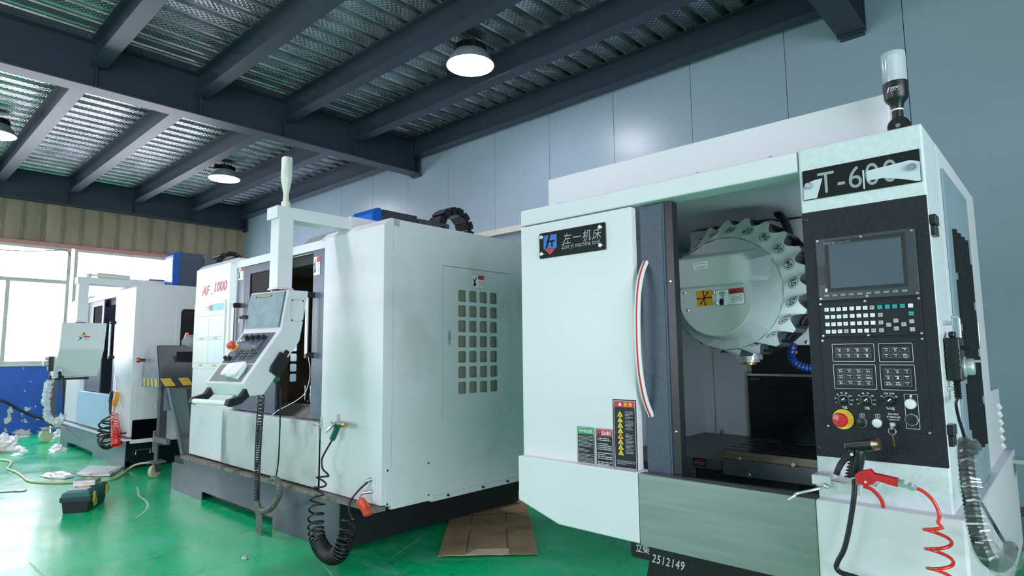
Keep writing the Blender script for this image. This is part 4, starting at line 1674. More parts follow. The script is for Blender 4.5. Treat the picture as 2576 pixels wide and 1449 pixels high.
pp = [(-0.567, 2.04, 0.966), (-0.585, 2.02, 0.955), (-0.606, 1.99, 0.947), (-0.652, 1.97, 0.932), (-0.658, 1.96, 0.926), (-0.674, 1.95, 0.914)]
b.tube(spline(pp, 5), .0042, 8)
q = (-0.585, 2.02, 0.955)
b.cyl((q[0] - .006, q[1] + .001, q[2] + .002), (q[0] + .008, q[1] - .001, q[2] - .003), .008)
b.build('wash_pipe', M['chrome'], hold, smooth=True)

# ================================================================== the two big milling machines
M['liner'] = mat('stained olive brown liner', (104, 94, 76), 0.55, var=0.15, scale=5, dirt=(60, 54, 44), dirt_scale=3, dirt_amt=0.6)
M['lens_white'] = mat('frosted lamp tube', (214, 220, 208), 0.25, var=0.02)
M['blue_sheet'] = mat('pale blue protective sheet', (188, 216, 236), 0.25, var=0.02, scale=2)
M['board'] = mat('cream notice board', (222, 226, 214), 0.4, var=0.02)
M['dark_tank'] = mat('dark green black coolant tank', (16, 30, 30), 0.2, var=0.15, scale=3, coat=0.3)
M['pend_face'] = mat('grey blue key plate', (88, 98, 114), 0.35, var=0.04)


def hazard_label(x, z, w_, h_, y, parent, U=UX, O=None):
    """white warning sticker with red head and a hand drawing"""
    b = MB()
    if O is None:
        b.plane((x, y, z), U, UZ)
    else:
        b.plane(O, U, UZ)
    b.m(0).rect(-w_ / 2, -h_ / 2, w_ / 2, h_ / 2, .0006)
    b.m(1).rect(0, h_ * .18, w_ * .49, h_ * .48, 0, .0010)
    b.m(2).frame(-w_ * .5, -h_ * .5, w_ * .5, h_ * .5, w_ * .012, 0, .0012)
    for k in range(4):
        b.m(3).rect(w_ * .06, h_ * (.06 - .12 * k), w_ * .42, h_ * (.10 - .12 * k), 0, .0010)
    b.m(2).shape([(-w_ * .42, -h_ * .38), (-w_ * .12, -h_ * .30), (-w_ * .22, h_ * .0), (-w_ * .10, h_ * .36), (-w_ * .18, h_ * .38), (-w_ * .28, h_ * .06), (-w_ * .38, h_ * .22), (-w_ * .44, h_ * .16), (-w_ * .33, -h_ * .08)], (), 0, .0012)
    return b.build('warning_sticker', [M['white_film'], M['print_red'], M['print_black'], M['print_grey']], parent)


def mill(dx, name_label, grille):
    R = thing('machining_center', name_label, 'machine', (-5.05 + dx, 3.2, 0), 'machine tools in the row')
    P_ = M['mint_worn'] if grille else M['mint']

    def X(v):
        return v + dx

    # base with fork lift notch
    b = MB()
    xl, xr = (-7.05, -3.845) if grille else (-6.69, -3.40)
    b.prism([(X(xl), 2.39, 0), (X(-6.24), 2.39, 0), (X(-6.24), 2.39, .078), (X(-4.81), 2.39, .078), (X(-4.81), 2.39, 0), (X(xr), 2.39, 0), (X(xr), 2.39, .335), (X(-6.74), 2.39, .335), (X(-6.74), 2.39, .27 if grille else .335), (X(xl), 2.39, .262 if grille else .335)], (0, .012, 0))
    base = b.build('base_tray', M['base_grey'] if grille else mat('grey blue base enamel, clean', (112, 124, 134), .3, var=.05, scale=2), R, bevel=.002)
    b = MB()
    b.box(X(xl) + .02, X(xr) - .012 if grille else X(xr) - .003, 2.405, 2.46, .085, .33)
    b.box(X(xl) + .02, X(xr) - .012 if grille else X(xr) - .003, 2.46, 4.25, .02, .33)
    b.build('base_body', M['black_and_shade'] if grille else M['dark_tank'], R)  # grille base: dark grey paint blackened, with its shadow painted in
    b = MB()
    if grille:
        b.prism([(X(-6.74), 2.362, .338), (X(-3.385), 2.362, .350), (X(-3.385), 2.362, .377), (X(-6.74), 2.362, .366)], (0, .085, 0))
        b.build('base_ledge', M['swarf_ledge'], R)
    else:
        b.box(X(-6.69), X(-3.40), 2.375, 2.5, .335, .358)
        b.build('base_ledge', M['mint'], R)
    # front blocks
    blocks = []
    for xa, xb, za in ((-6.69, -5.815, .40), (-4.22, -3.40, .40)):
        b = MB()
        if xb < -5:
            prof = [(xa, 2.42), (xb - .045, 2.42), (xb, 2.462), (xb, 2.52), (xa, 2.52)]
        else:
            prof = [(xa, 2.462), (xa + .06, 2.42), (xb, 2.42), (xb, 2.505), (xa, 2.505)]
        b.prism([(X(x), y, za - .02 if xb > -5 else za - .015) for x, y in prof], (0, 0, 2.245 - za + .02))
        blocks.append(b.build('front_panel', P_, R, bevel=.004))
        b = MB()
        b.prism([(X(xa), 2.422, 2.243), (X(xa), 2.475, 2.295), (X(xa), 2.55, 2.295), (X(xa), 2.55, 2.243)], (xb - xa, 0, 0))
        b.build('roof_edge', P_, R)
    # roof, side walls, rear
    b = MB()
    for xa, xb in ((-6.69, -5.815), (-4.22, -3.40)):
        b.box(X(xa) + .03, X(xb) - .035, 2.55, 4.2, 2.272, 2.291)
    b.box(X(-5.815), X(-4.22), 3.3, 4.2, 2.272, 2.295)
    b.build('roof', P_, R)
    b = MB()
    b.box(X(-5.815), X(-4.22), 2.455, 2.50, 2.185, 2.255)
    b.build('door_header', P_, R, bevel=.003)
    b = MB()
    b.prism([(X(-5.35), 2.80, 2.19), (X(-5.35), 2.80, 2.345), (X(-4.25), 2.80, 2.345), (X(-4.25), 2.80, 2.19)], (0, .6, 0))
    hd = b.build('spindle_hood', P_, R, bevel=.003)
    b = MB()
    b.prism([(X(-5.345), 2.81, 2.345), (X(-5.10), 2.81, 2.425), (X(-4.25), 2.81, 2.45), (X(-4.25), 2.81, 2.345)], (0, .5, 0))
    b.build('hood_slope', mat('grey hood sheet', (128, 132, 134), .4, var=.08, dirt=(90, 92, 94), dirt_scale=9, dirt_amt=.5), hd)  # sloping sheet in plain grey with random darker patches
    # side facing the aisle
    b = MB().plane((X(-3.40), 0, 0), (0, 1, 0), (0, 0, 1))
    outer = [(2.50, .345), (4.2, .345), (4.2, 2.292), (2.50, 2.292)]
    vy = [3.096 + .113 * k for k in range(4)]
    vz = [1.062 + .115 * k for k in range(7)]
    grid = [rrect(y, z, y + .085, z + .088, .014, 3)[::-1] for y in vy for z in vz]
    if grille:
        hole = [(2.944, .89), (3.672, .89), (3.672, 2.012), (2.944, 2.012)]
    else:
        hole = [(2.92, 1.05), (3.70, 1.05), (3.70, 2.03), (2.92, 2.03)]
    b.shape(outer, [hole[::-1]], .03, -.03)
    side = b.build('side_wall', P_, R)
    if grille:
        b = MB().plane((X(-3.40), 0, 0), (0, 1, 0), (0, 0, 1))
        b.shape([(2.948, .895), (3.668, .895), (3.668, 2.008), (2.948, 2.008)], grid, .012, -.010)
        b.box(X(-3.402), X(-3.392), 2.948, 3.668, .887, .897)
        door = b.build('cabinet_door', P_, R, bevel=.0, label='grille cabinet door with rounded square openings')
        MB().box(X(-3.432), X(-3.426), 3.0, 3.62, .96, 1.95).build('added_grille_backing', mat('added taupe sheet behind the grille', (150, 148, 138), .6, var=.06, scale=8), door)  # added sheet, stands in for the interior seen through the openings
        b = MB()
        yy, zz = ((-3.4, 3.009, 1.486))[1], ((-3.4, 3.009, 1.486))[2]
        b.m(0).plane((X(-3.397), 0, 0), (0, 1, 0), (0, 0, 1))
        b.frame(yy - .014, zz - .068, yy + .014, zz + .050, .004, .002)
        b.m(1).rect(yy - .009, zz - .03, yy + .009, zz + .035, .003)
        b.m(0).shape(circ(yy, zz - .045, .007, 12), (), .003)
        b.build('latch', [M['steel'], M['print_grey']], door)
        hazard_label(0, 0, .13, .10, 0, door, (0, 1, 0), (X(-3.3985), ((-3.4, 3.305, 1.917))[1], ((-3.4, 3.305, 1.917))[2]))
        b = MB().plane((X(-3.40), 0, 0), (0, 1, 0), (0, 0, 1))
        b.rect(2.455, .372, 2.828, .612, .003)
        cov = b.build('access_cover', P_, R, bevel=.001)
        for yy, zz in ((2.468, .60), (2.815, .60), (2.468, .385), (2.815, .385)):
            screw(cov, X(-3.397), yy, zz, .007, (1, 0, 0), 'print_black')
        b = MB()
        b.box(X(-3.42), X(-3.385), 2.835, 4.2, .335, .372)
        fl = b.build('lower_flange', P_, R, bevel=.003)
        for yy in (2.98, 3.33, 3.60):
            MB().cyl((X(-3.385), yy, .358), (X(-3.368), yy, .358), .008, n=8).build('flange_bolt', M['black_and_shade'], fl)
    else:
        b = MB().plane((X(-3.40), 0, 0), (0, 1, 0), (0, 0, 1))
        b.shape([(2.90, 1.0), (3.72, 1.0), (3.72, 2.05), (2.90, 2.05)], [rrect(2.955, 1.06, 3.66, 1.985, .05)[::-1]], .010, 0)
        fr = b.build('side_door', P_, R, bevel=.002)
        MB().box(X(-3.415), X(-3.41), 2.93, 3.69, 1.05, 2.0).build('window_pane', M['gloss_black'], fr)
        # coolant tank pulled under the side
        b = MB()
        b.plane((X(-3.394), 0, 0), (0, 1, 0), (0, 0, 1))
        b.shape(rrect(2.452, .345, 2.83, .585, .02), (), .004)
        b.build('lower_window', M['gloss_black'], R)
        b = MB()
        b.box(X(-3.42), X(-3.385), 2.44, 4.2, .30, .348)
        b.build('lower_flange', P_, R)
        b = MB()
        hy0, hy1, hz = 2.50, 2.66, .22
        b.tube([(X(-3.395), hy0, hz - .05), (X(-3.36), hy0, hz - .05), (X(-3.36), hy0, hz), (X(-3.36), hy1, hz), (X(-3.36), hy1, hz - .05), (X(-3.395), hy1, hz - .05)], .006, 6)
        b.build('tank_handle', M['steel'], R)
    # inside
    b = MB()
    b.box(X(-5.815), X(-5.80), 2.50, 3.0, .40, 2.26)
    b.box(X(-4.235), X(-4.22), 2.50, 3.0, .40, 2.26)
    b.box(X(-6.69), X(-3.43), 3.95, 3.98, .40, 2.27)
    b.box(X(-6.45), X(-3.6), 2.6, 3.95, .52, .56)
    lin_ = b.build('cabin_liner', M['liner'] if grille else M['door_blue'], R)
    b = MB().plane((X(-6.62), 0, 0), (0, 1, 0), (0, 0, 1))
    if grille:
        b.shape([(2.52, .40), (4.2, .40), (4.2, 2.27), (2.52, 2.27)], grid, .02, 0)
    else:
        b.shape([(2.52, .40), (4.2, .40), (4.2, 2.27), (2.52, 2.27)], [rrect(2.75, .95, 3.45, 1.9, .04)[::-1]], .02, 0)
    b.build('left_wall', M['liner'] if grille else M['door_blue'], R)
    b = MB().plane((X(-6.675), 0, 0), (0, 1, 0), (0, 0, 1))
    b.shape([(2.52, .36), (4.2, .36), (4.2, 2.27), (2.52, 2.27)], [[(2.74, .94), (3.62, .94), (3.62, 1.92), (2.74, 1.92)][::-1]], .015, 0)
    b.build('outer_wall', P_, R)
    b = MB()
    b.box(X(-5.75), X(-4.3), 2.85, 3.3, .56, .885)
    tb = b.build('work_table', M['cast_grey'], R, bevel=.004)
    if grille:
        b = MB()
        b.box(X(-5.36), X(-4.5), 2.95, 3.25, .885, .935)
        b.build('fixture_plate', M['steel'], tb, bevel=.004)
        for k in range(4):
            b = MB()
            x_ = X(-5.46 + .10 * k)
            b.cyl((x_, 3.0, .935), (x_, 3.0, 1.06), .014)
            b.lathe([(.03, .98), (.03, 1.0), (.02, 1.0)], (x_, 3.0, 0))
            b.lathe([(.024, 1.045), (.024, 1.075), (1e-4, 1.08)], (x_, 3.0, 0))
            b.build('clamp_stud', M['steel'], tb, smooth=True)
        b = MB()
        b.prism([(X(-5.5), 2.60, .80), (X(-5.5), 2.83, .925), (X(-5.5), 2.83, .7), (X(-5.5), 2.60, .7)], (1.25, 0, 0))
        b.build('splash_guard', M['stainless_dirty'], R)
        b = MB()
        b.box(X(-5.80), X(-5.50), 2.62, 2.83, .80, .895)
        b.build('front_way_cover', M['cast_grey'], R)
    # apron under the door
    b = MB()
    b.box(X(-5.86), X(-4.166), 2.398, 2.412, .392, .865)
    b.box(X(-5.86), X(-4.166), 2.412, 2.47, .850, .865)
    ap = b.build('apron', M['stainless_dirty'] if grille else M['blue_sheet'], R, bevel=.002, label='soiled stainless apron' if grille else 'apron under pale blue protective sheet')
    if grille:
        b = MB()
        b.box(X(-5.86), X(-4.232), 2.47, 2.52, .82, .862)
        b.build('door_track', M['steel'], R)
    else:
        b = face(2.3975)
        for k in range(4):
            for j in range(9):
                b.rect(X(-5.80) + .17 * j, .40 + .135 * k, X(-5.74) + .17 * j, .405 + .135 * k)
        b.build('sheet_print', mat('blue dash print', (140, 178, 222), .5), ap)
    # doors
    b = MB()
    b.box(X(-5.80), X(-5.655), 2.468, 2.49, .872, 2.215)
    dl = b.build('door', mat('worn slate grey enamel', (78, 90, 106), .35, var=.08, scale=4) if grille else M['door_blue'], R, bevel=.002)
    b = MB().plane((0, 2.485, 0), UX, UZ)
    b.shape([(X(-5.655), .872), (X(-4.99), .872), (X(-4.99), 2.21), (X(-5.655), 2.21)], [rrect(X(-5.54), 1.40, X(-5.08), 2.11, .01)[::-1]], .016)
    b.build('door_leaf', M['door_blue'], dl)
    b = MB()
    b.box(X(-5.545), X(-5.075), 2.478, 2.484, 1.395, 2.115)
    b.build('door_glass', clear('smoked polycarbonate', tint=(44, 50, 48), gloss=.012, rough=.02), dl)
    b = MB()
    b.box(X(-5.30), X(-4.45), 2.53, 2.55, 2.10, 2.19)
    b.build('door_track_cover', M['black_and_shade'], R)
    b = MB()
    b.box(X(-4.40), X(-4.235), 2.462, 2.486, .872, 2.20)
    dr = b.build('door', mat('worn slate enamel stile', (88, 102, 122), .35, var=.1, scale=4, dirt=(112, 124, 138), dirt_scale=4), R, bevel=.002)
    if grille:
        hazard_label(X(-5.735), 2.13, .11, .12, 2.467, dl)
        hazard_label(X(-4.345), 2.06, .10, .15, 2.461, dr)
    for d_, hx in ((dl, -5.735), (dr, -4.385)):
        for zc in (1.83, 1.36):
            MB().prism([(X(hx) - .018, 2.468, zc - .022), (X(hx) - .018, 2.468, zc + .022), (X(hx) - .018, 2.42, zc + .022), (X(hx) - .018, 2.40, zc + .010), (X(hx) - .018, 2.40, zc - .022)], (.036, 0, 0)).build('handle_end', M['black_plastic'], d_, bevel=.002)
        MB().cyl((X(hx), 2.410, 1.37), (X(hx), 2.410, 1.82), .014, n=14).build('handle_bar', mat('aluminium grip', (196, 204, 208), .3, metal=.7, var=.02), d_, smooth=True)
    # arm, post
    b = MB()
    b.box(X(-4.05), X(-3.90), 1.905, 2.50, 2.288, 2.374)
    arm = b.build('pendant_arm', P_, R, bevel=.004)
    b = MB()
    b.box(X(-4.05), X(-3.89), 2.47, 2.9, 2.294, 2.385)
    b.build('arm_socket', P_, arm, bevel=.003)
    b = MB()
    b.box(X(-4.02), X(-3.905), 1.922, 2.03, 1.815, 2.29)
    b.box(X(-4.028), X(-3.897), 1.914, 2.038, 1.803, 1.815)
    b.build('arm_post', P_, arm, bevel=.004)
    MB().cyl((X(-3.963), 1.976, 1.775), (X(-3.963), 1.976, 1.803), .058, n=24).build('swivel', M['black_plastic'], arm)
    return R, arm, blocks


AF, AF_arm, AF_blocks = mill(0.0, 'white milling machine with grille side door and red lettering, dirty apron', True)
LM, LM_arm, LM_blocks = mill(-5.25, 'white milling machine nearest the window wall, with pale blue sheet on its apron', False)

# tube lamps on the arms: upright on one, folded flat on the other
b = MB()
o = (-3.96, 1.995, 2.374)
b.lathe([(.030, 0), (.030, .045), (.020, .052)], o)
b.lathe([(.020, .05), (.018, .10), (.034, .19), (.037, .23), (.037, .352), (.031, .363), (1e-4, .366)], o)
b.build('arm_lamp', M['lens_white'], AF_arm, smooth=True)
b = MB()
o = Vector((-9.20, 2.03, 2.378))
b.cyl(o + Vector((0, .0, 0)), o + Vector((0, 0, .05)), .026)
b.cyl(o + Vector((0, .0, .03)), o + Vector((0, .08, .03)), .012)
b.lathe([(1e-4, 0), (.030, .01), (.034, .03), (.034, .26), (.030, .375), (1e-4, .38)], o + Vector((0, .08, .035)), (0, 1, -.03))
b.build('arm_lamp', M['lens_white'], LM_arm, smooth=True)

# red model lettering and notice board on the front
x0 = ((-6.508, 2.418, 2.039))[0]
x1 = ((-5.926, 2.418, 2.005))[0]
b = face(2.4195)
b.text('AF', -6.43, 2.02, .13, .0008, bold=.03, shear=.2, width=.20)
b.text('1000', -6.07, 2.035, .13, .0008, bold=.03, shear=.2, width=.30)
b.rect(-6.31, 1.972, -6.235, 1.978, 0, .0008)
b.build('lettering', M['print_pink'], AF_blocks[0])
b = face(2.4195)
b.text('AF_1000', -11.55, 2.02, .10, .0008, bold=.03, shear=.2, width=.42)
b.build('lettering', mat('faded pale red print', (226, 190, 192), .5), LM_blocks[0])
b = face(2.42)
b.m(0).rect(-6.675, 1.245, -5.925, 1.895, .010)
b.m(1).rect(-6.655, 1.80, -6.30, 1.87, 0, .0105)
b.m(2).rect(-6.30, 1.80, -5.945, 1.87, 0, .0105)
b.m(3).text('二代看板', -6.30, 1.835, .05, .012, bold=.02, width=.20)
b.m(4)
for q in (1.755, 1.545, 1.52, 1.29):
    b.rect(-6.62, q, -5.96, q + .004, 0, .0105)
b.rect(-6.296, 1.52, -6.292, 1.757, 0, .0105).rect(-6.296, 1.29, -6.292, 1.52, 0, .0105)
for q, w_ in ((-6.46, .10), (-6.12, .11)):
    b.rect(q - w_ / 2, 1.528, q + w_ / 2, 1.540, 0, .0105)
    b.rect(q - w_ / 2, 1.262, q + w_ / 2, 1.276, 0, .0105)
b.m(5).rect(-6.288, 1.296, -5.965, 1.518, 0, .0105)
b.m(4)
for q in ((-6.655, 1.885), (-5.945, 1.885), (-6.655, 1.255), (-5.945, 1.255)):
    b.shape(circ(q[0], q[1], .006, 8), (), 0, .012)
b.build('notice_board', [M['board'], M['white_film'], M['print_cyan'], M['print_pink'], M['print_grey'], mat('pale blue sheet', (206, 228, 236), .4)], AF)

# spindle head covers and drag chains on the roofs
for root, dx_, y0, y1, z0, z1, xx in ((AF, 0, 2.66, 3.10, 2.36, 2.488, -3.90), (LM, -5.25, 2.90, 3.29, 2.30, 2.775, -8.87)):
    b = MB()
    b.m(0).prism([(xx - .30, y0 + .06, z0), (xx - .30, y0 + .06, z1 - .03), (xx - .30, y0 + .10, z1), (xx - .30, y1, z1), (xx - .30, y1, z0)], (.30, 0, 0))
    hc = b.build('head_cover', M['door_blue'] if root is LM else mat('dusty black bellows', (52, 58, 70), .5, var=.25, scale=40), root, bevel=.002)
    b = MB()
    b.prism([(xx - .31, y0, z0), (xx - .31, y0, z1 - .045), (xx - .31, y0 + .045, z1 + .004), (xx - .31, y0 + .085, z1 + .004), (xx - .31, y0 + .085, z0)], (.315, 0, 0))
    b.build('blue_nose', M['blue_paint'], hc, bevel=.004)
b = MB()
b.box(-9.17, -8.872, 2.895, 2.8995, 2.44, 2.70)
b.build('head_badge', mat('pale blue badge', (196, 220, 240), .3), LM)
b = MB()
b.box(-9.2, -8.87, 3.30, 3.55, 2.30, 2.72)
b.build('rear_cover', mat('grey cover', (104, 112, 124), .4), LM)
b = MB()
b.box(-4.3, -3.9, 3.12, 3.45, 2.36, 2.47)
b.build('rear_cover', mat('dark grey cover', (66, 72, 82), .5, var=.2, scale=20), AF)


def drag_chain(parent, xa, xb, yc, zc, r, a0, a1, tail=0.0):
    """plastic cable chain bent over: links with side plates and cross bars"""
    n_ = 8
    ch = MB()
    for k in range(n_):
        a = math.radians(a0 + (a1 - a0) * k / (n_ - 1))
        t = Vector((0, -math.sin(a), math.cos(a)))
        nrm = Vector((0, math.cos(a), math.sin(a)))
        c = Vector((0, yc, zc)) + nrm * r
        hl, hh = r * .25, r * .20
        for x_ in (xa, xb):
            o_ = Vector((x_, 0, 0)) + c
            ch.m(0).prism([o_ - t * hl - nrm * hh, o_ + t * hl - nrm * hh, o_ + t * hl * .8 + nrm * hh, o_ - t * hl * .8 + nrm * hh], (.018, 0, 0))
            ch.m(0).lathe([(hh * .95, 0), (hh * .95, .006), (hh * .45, .007), (hh * .4, .014), (1e-4, .016)], o_ + Vector((.018, 0, 0)), (1, 0, 0), 14)
        o_ = Vector((xa, 0, 0)) + c
        ch.m(1).prism([o_ + nrm * hh * .8 - t * hl * .85, o_ + nrm * hh * .8 + t * hl * .85, o_ + nrm * hh + t * hl * .8, o_ + nrm * hh - t * hl * .8], (xb - xa, 0, 0))
        ch.m(0).prism([o_ - nrm * hh * .8 - t * hl * .7, o_ - nrm * hh * .8 + t * hl * .7, o_ - nrm * hh + t * hl * .7, o_ - nrm * hh - t * hl * .7], (xb - xa, 0, 0))
    return ch.build('drag_chain', [M['black_plastic'], mat('dusty black plastic', (64, 68, 76), .3)], parent)


drag_chain(AF, -4.06, -3.92, 3.545, 2.44, .165, 188, -8)
drag_chain(LM, -9.1, -8.86, 3.66, 2.655, .17, 185, -5)

# ---- control pendants


def pendant(root, O, ang, w_, name_parent):
    """box with an upright screen half and a sloping key half; O = right rear foot, ang = heading of its width"""
    ca, sa = math.cos(ang), math.sin(ang)
    Mx = Matrix(((ca, -sa, 0, O[0]), (sa, ca, 0, O[1]), (0, 0, 1, 0), (0, 0, 0, 1)))
    prof = [(-.082, 1.785), (.075, 1.787), (.016, 1.455), (-.238, 1.12), (-.335, 1.117), (-.378, 1.195), (-.13, 1.52)]
    b = MB(Mx)
    b.prism([(0, d_, z_) for d_, z_ in prof], (-w_, 0, 0))
    pb = b.build('pendant', M['mint_worn'] if root is AF else M['mint'], root, bevel=.006)
    return Mx, pb


a9 = math.radians(9)
Mx, pb = pendant(AF, (-3.75, 2.0), a9, .41, AF)
M3 = Mx.to_3x3()


def pplane(d0, z0, d1, z1, out=0.0):
    """artwork plane on the pendant front between two profile points (lower, upper); x runs to the right edge"""
    O_ = Mx @ Vector((-.41, d0, z0))
    V_ = (M3 @ Vector((0, d1 - d0, z1 - z0)))
    U_ = M3 @ Vector((1, 0, 0))
    return MB().plane(O_, U_, V_), V_.length


# screen
b, L_ = pplane(-.13, 1.52, -.082, 1.785)
b.frame(.012, .020, .385, .262, .008, .004)
b.build('screen_rim', M['print_grey'], pb)
b, L_ = pplane(-.13, 1.52, -.082, 1.785)
b.rect(.018, .026, .378, .256, .003)
sc_ = b.build('screen', mat('glossy grey display with film', (150, 168, 180), .07, var=.12, scale=14, coat=.5), pb)
b, L_ = pplane(-.13, 1.52, -.082, 1.785)
b.rect(.380, .022, .392, .262, .005)
b.build('screen_edge', M['pend_face'], pb)
b, L_ = pplane(-.13, 1.52, -.082, 1.785)
b.m(0).rect(.075, .232, .25, .244, .0005, .0035)
b.m(1).rect(.085, .234, .24, .242, .0005, .0042)
b.build('tape_strip', [M['print_black'], mat('dull yellow tape', (190, 178, 96), .4)], sc_)
# usb stick and ring
b, L_ = pplane(-.13, 1.52, -.082, 1.785)
b.m(0).rect(-.012, .088, .026, .112, .020, .003)
b.m(1).rect(-.020, .090, -.012, .110, .012, .006)
b.m(0).rect(-.050, .092, -.020, .108, .012, .006)
c_ = b.at(-.050, .085, .010)
b.m(2).tube([c_ + Vector((.014 * math.cos(a), 0, .014 * math.sin(a) - .006)) for a in [2 * math.pi * k / 18 for k in range(18)]], .0022, 6, closed=True)
b.build('memory_stick', [M['black_plastic'], M['steel'], M['chrome']], pb)
# key plate on the slope
sl = (-.378, 1.195, -.13, 1.52)
sx0, sx1, sy0, sy1 = .028, .372, .150, .392
b, L_ = pplane(*sl)
b.rect(sx0, sy0, sx1, sy1, .004)
kpn = b.build('key_plate', M['pend_face'], pb, bevel=.001)


def onslope(u, v):
    """fractions of the key plate -> plane coordinates"""
    return sx0 + (sx1 - sx0) * u, sy0 + (sy1 - sy0) * v


for u in (.30, .47, .64, .81):
    b, L_ = pplane(*sl)
    x, y = onslope(u, .80)
    b.m(0).lathe([(.020, .004), (.020, .010), (.016, .014), (.015, .030), (.010, .032)], b.at(x, y), b.Nn, 18)
    b.m(0).prism([b.at(x - .018, y - .006, .028), b.at(x + .018, y - .006, .028), b.at(x + .018, y + .006, .028), b.at(x - .018, y + .006, .028)], b.Nn * .008)
    b.build('rotary_knob', M['black_plastic'], kpn, bevel=.001)
for u in (.07, .18):
    b, L_ = pplane(*sl)
    x, y = onslope(u, .13)
    b.lathe([(.016, .004), (.016, .010), (.013, .014), (.012, .026), (.008, .027)], b.at(x, y), b.Nn, 18)
    b.build('rotary_knob', M['black_plastic'], kpn)
b, L_ = pplane(*sl)
x, y = onslope(.055, .50)
b.m(0).lathe([(.034, .004), (.034, .006)], b.at(x, y), b.Nn, 24)
b.m(1).lathe([(.016, .006), (.016, .026), (.028, .027), (.029, .045), (.024, .052), (1e-4, .054)], b.at(x, y), b.Nn, 24)
b.build('emergency_stop', [M['print_yellow'], mat('weathered red plastic', (214, 80, 76), .35)], kpn, smooth=True)
for c0, r0, nn in ((.34, .285, 1), (.58, .285, 1)):
    pass
for r_ in range(4):
    for g in range(3):
        for k in range(3):
            if r_ == 0 and g == 2:
                continue
            u = .22 + .045 * (3 - r_) * 0 + .245 * g + .062 * k + .035 * r_
            u = .30 - .02 * r_ + .235 * g + .060 * k
            v = .40 - .085 * r_
            b, L_ = pplane(*sl)
            x, y = onslope(u, v)
            b.m(0).rect(x - .0085, y - .007, x + .0085, y + .007, .0025, .004)
            b.m(1).rect(x - .005, y - .003, x + .005, y + .004, 0, .0068)
            b.build('button', [M['plate_black'], M['print_grey']], kpn)
for (u, v, m_) in ((.09, .80, 'print_grey'), (.10, .73, 'white_plastic'), (.18, .80, 'print_grey'), (.19, .74, 'print_grey')):
    b, L_ = pplane(*sl)
    x, y = onslope(u, v)
    b.rect(x - .010, y - .007, x + .010, y + .007, .006, .004)
    b.build('push_button', M[m_], kpn, bevel=.001)
b, L_ = pplane(*sl)
for r_ in range(2):
    for k in range(6):
        x, y = onslope(.30 + .042 * k, .58 - .06 * r_)
        b.shape(circ(x, y, .005, 10), [circ(x, y, .0036, 10)[::-1]], 0, .0045)
for k in range(4):
    x, y = onslope(.60 + .045 * k, .545)
    b.rect(x - .006, y - .008, x + .004, y + .008, 0, .0045)
for k in range(5):
    x, y = onslope(.33 + .15 * k, .94)
    b.rect(x - .012, y - .002, x + .012, y + .002, 0, .0045)
b.build('print', M['print_grey'], kpn)
b, L_ = pplane(*sl)
for k, (u, v) in enumerate(((.83, .60), (.85, .50), (.80, .44), (.76, .38), (.86, .40))):
    x, y = onslope(u, v)
    c_ = b.at(x, y, .016 + .003 * k)
    b.lathe([(.012, -.003), (.012, .003)], c_, b.Nn, 10)
    b.cyl(c_, b.at(x - .012, y - .035, .012), .003, n=6)
b.build('key_bunch', mat('worn steel keys', (120, 122, 124), .35, metal=.7, var=.3, scale=60), kpn)
# tray and grip
b, L_ = pplane(*sl)
b.rect(.028, .010, .376, .140, .0008, .0002)
b.build('tray', mat('grey tray lining', (132, 138, 138), .5), pb)
b = MB(Mx)
for x_ in (-.415, -.030):
    b.m(0).prism([(x_, -.360, 1.165), (x_, -.392, 1.125), (x_, -.470, 1.105), (x_, -.480, 1.075), (x_, -.455, 1.062), (x_, -.385, 1.078), (x_, -.338, 1.118)], (.038, 0, 0))
b.m(1).cyl((-.38, -.462, 1.084), (-.028, -.462, 1.084), .0165, n=14)
b.build('grip', [M['black_plastic'], M['white_plastic']], pb, bevel=.003)
# cover plate and black clip on the side
b = MB().plane(Mx @ Vector((0, 0, 0)), M3 @ Vector((0, 1, 0)), UZ)
b.frame(-.058, 1.58, .040, 1.725, .0012, .0006)
for x_, z_ in ((-.050, 1.717), (.032, 1.717), (-.050, 1.588), (.032, 1.588)):
    b.shape(circ(x_, z_, .005, 10), (), .002)
b.build('cover_plate', M['print_black'], pb)
b = MB().plane(Mx @ Vector((0, 0, 0)), M3 @ Vector((0, 1, 0)), UZ)
c, s = math.cos(math.radians(55)), math.sin(math.radians(55))
pts = []
for u, v in ((-.085, -.042), (.055, -.042), (.055, -.012), (.09, -.012), (.09, .014), (.055, .014), (.055, .042), (-.055, .042), (-.085, .03)):
    pts.append((-.135 + u * c - v * s, 1.315 + u * s + v * c))
b.shape(pts, (), .022)
b.build('side_holder', M['black_plastic'], pb, bevel=.003)
b = MB()
q = Mx @ Vector((-.02, -.20, 1.20))
cp = V3 = Vector((-4.038, 1.99, 1.184))
b.cyl(cp, cp + Vector((.02, .02, .03)), .018, n=12)
b.build('cable_gland', mat('green plug', (30, 110, 90), .4), pb)

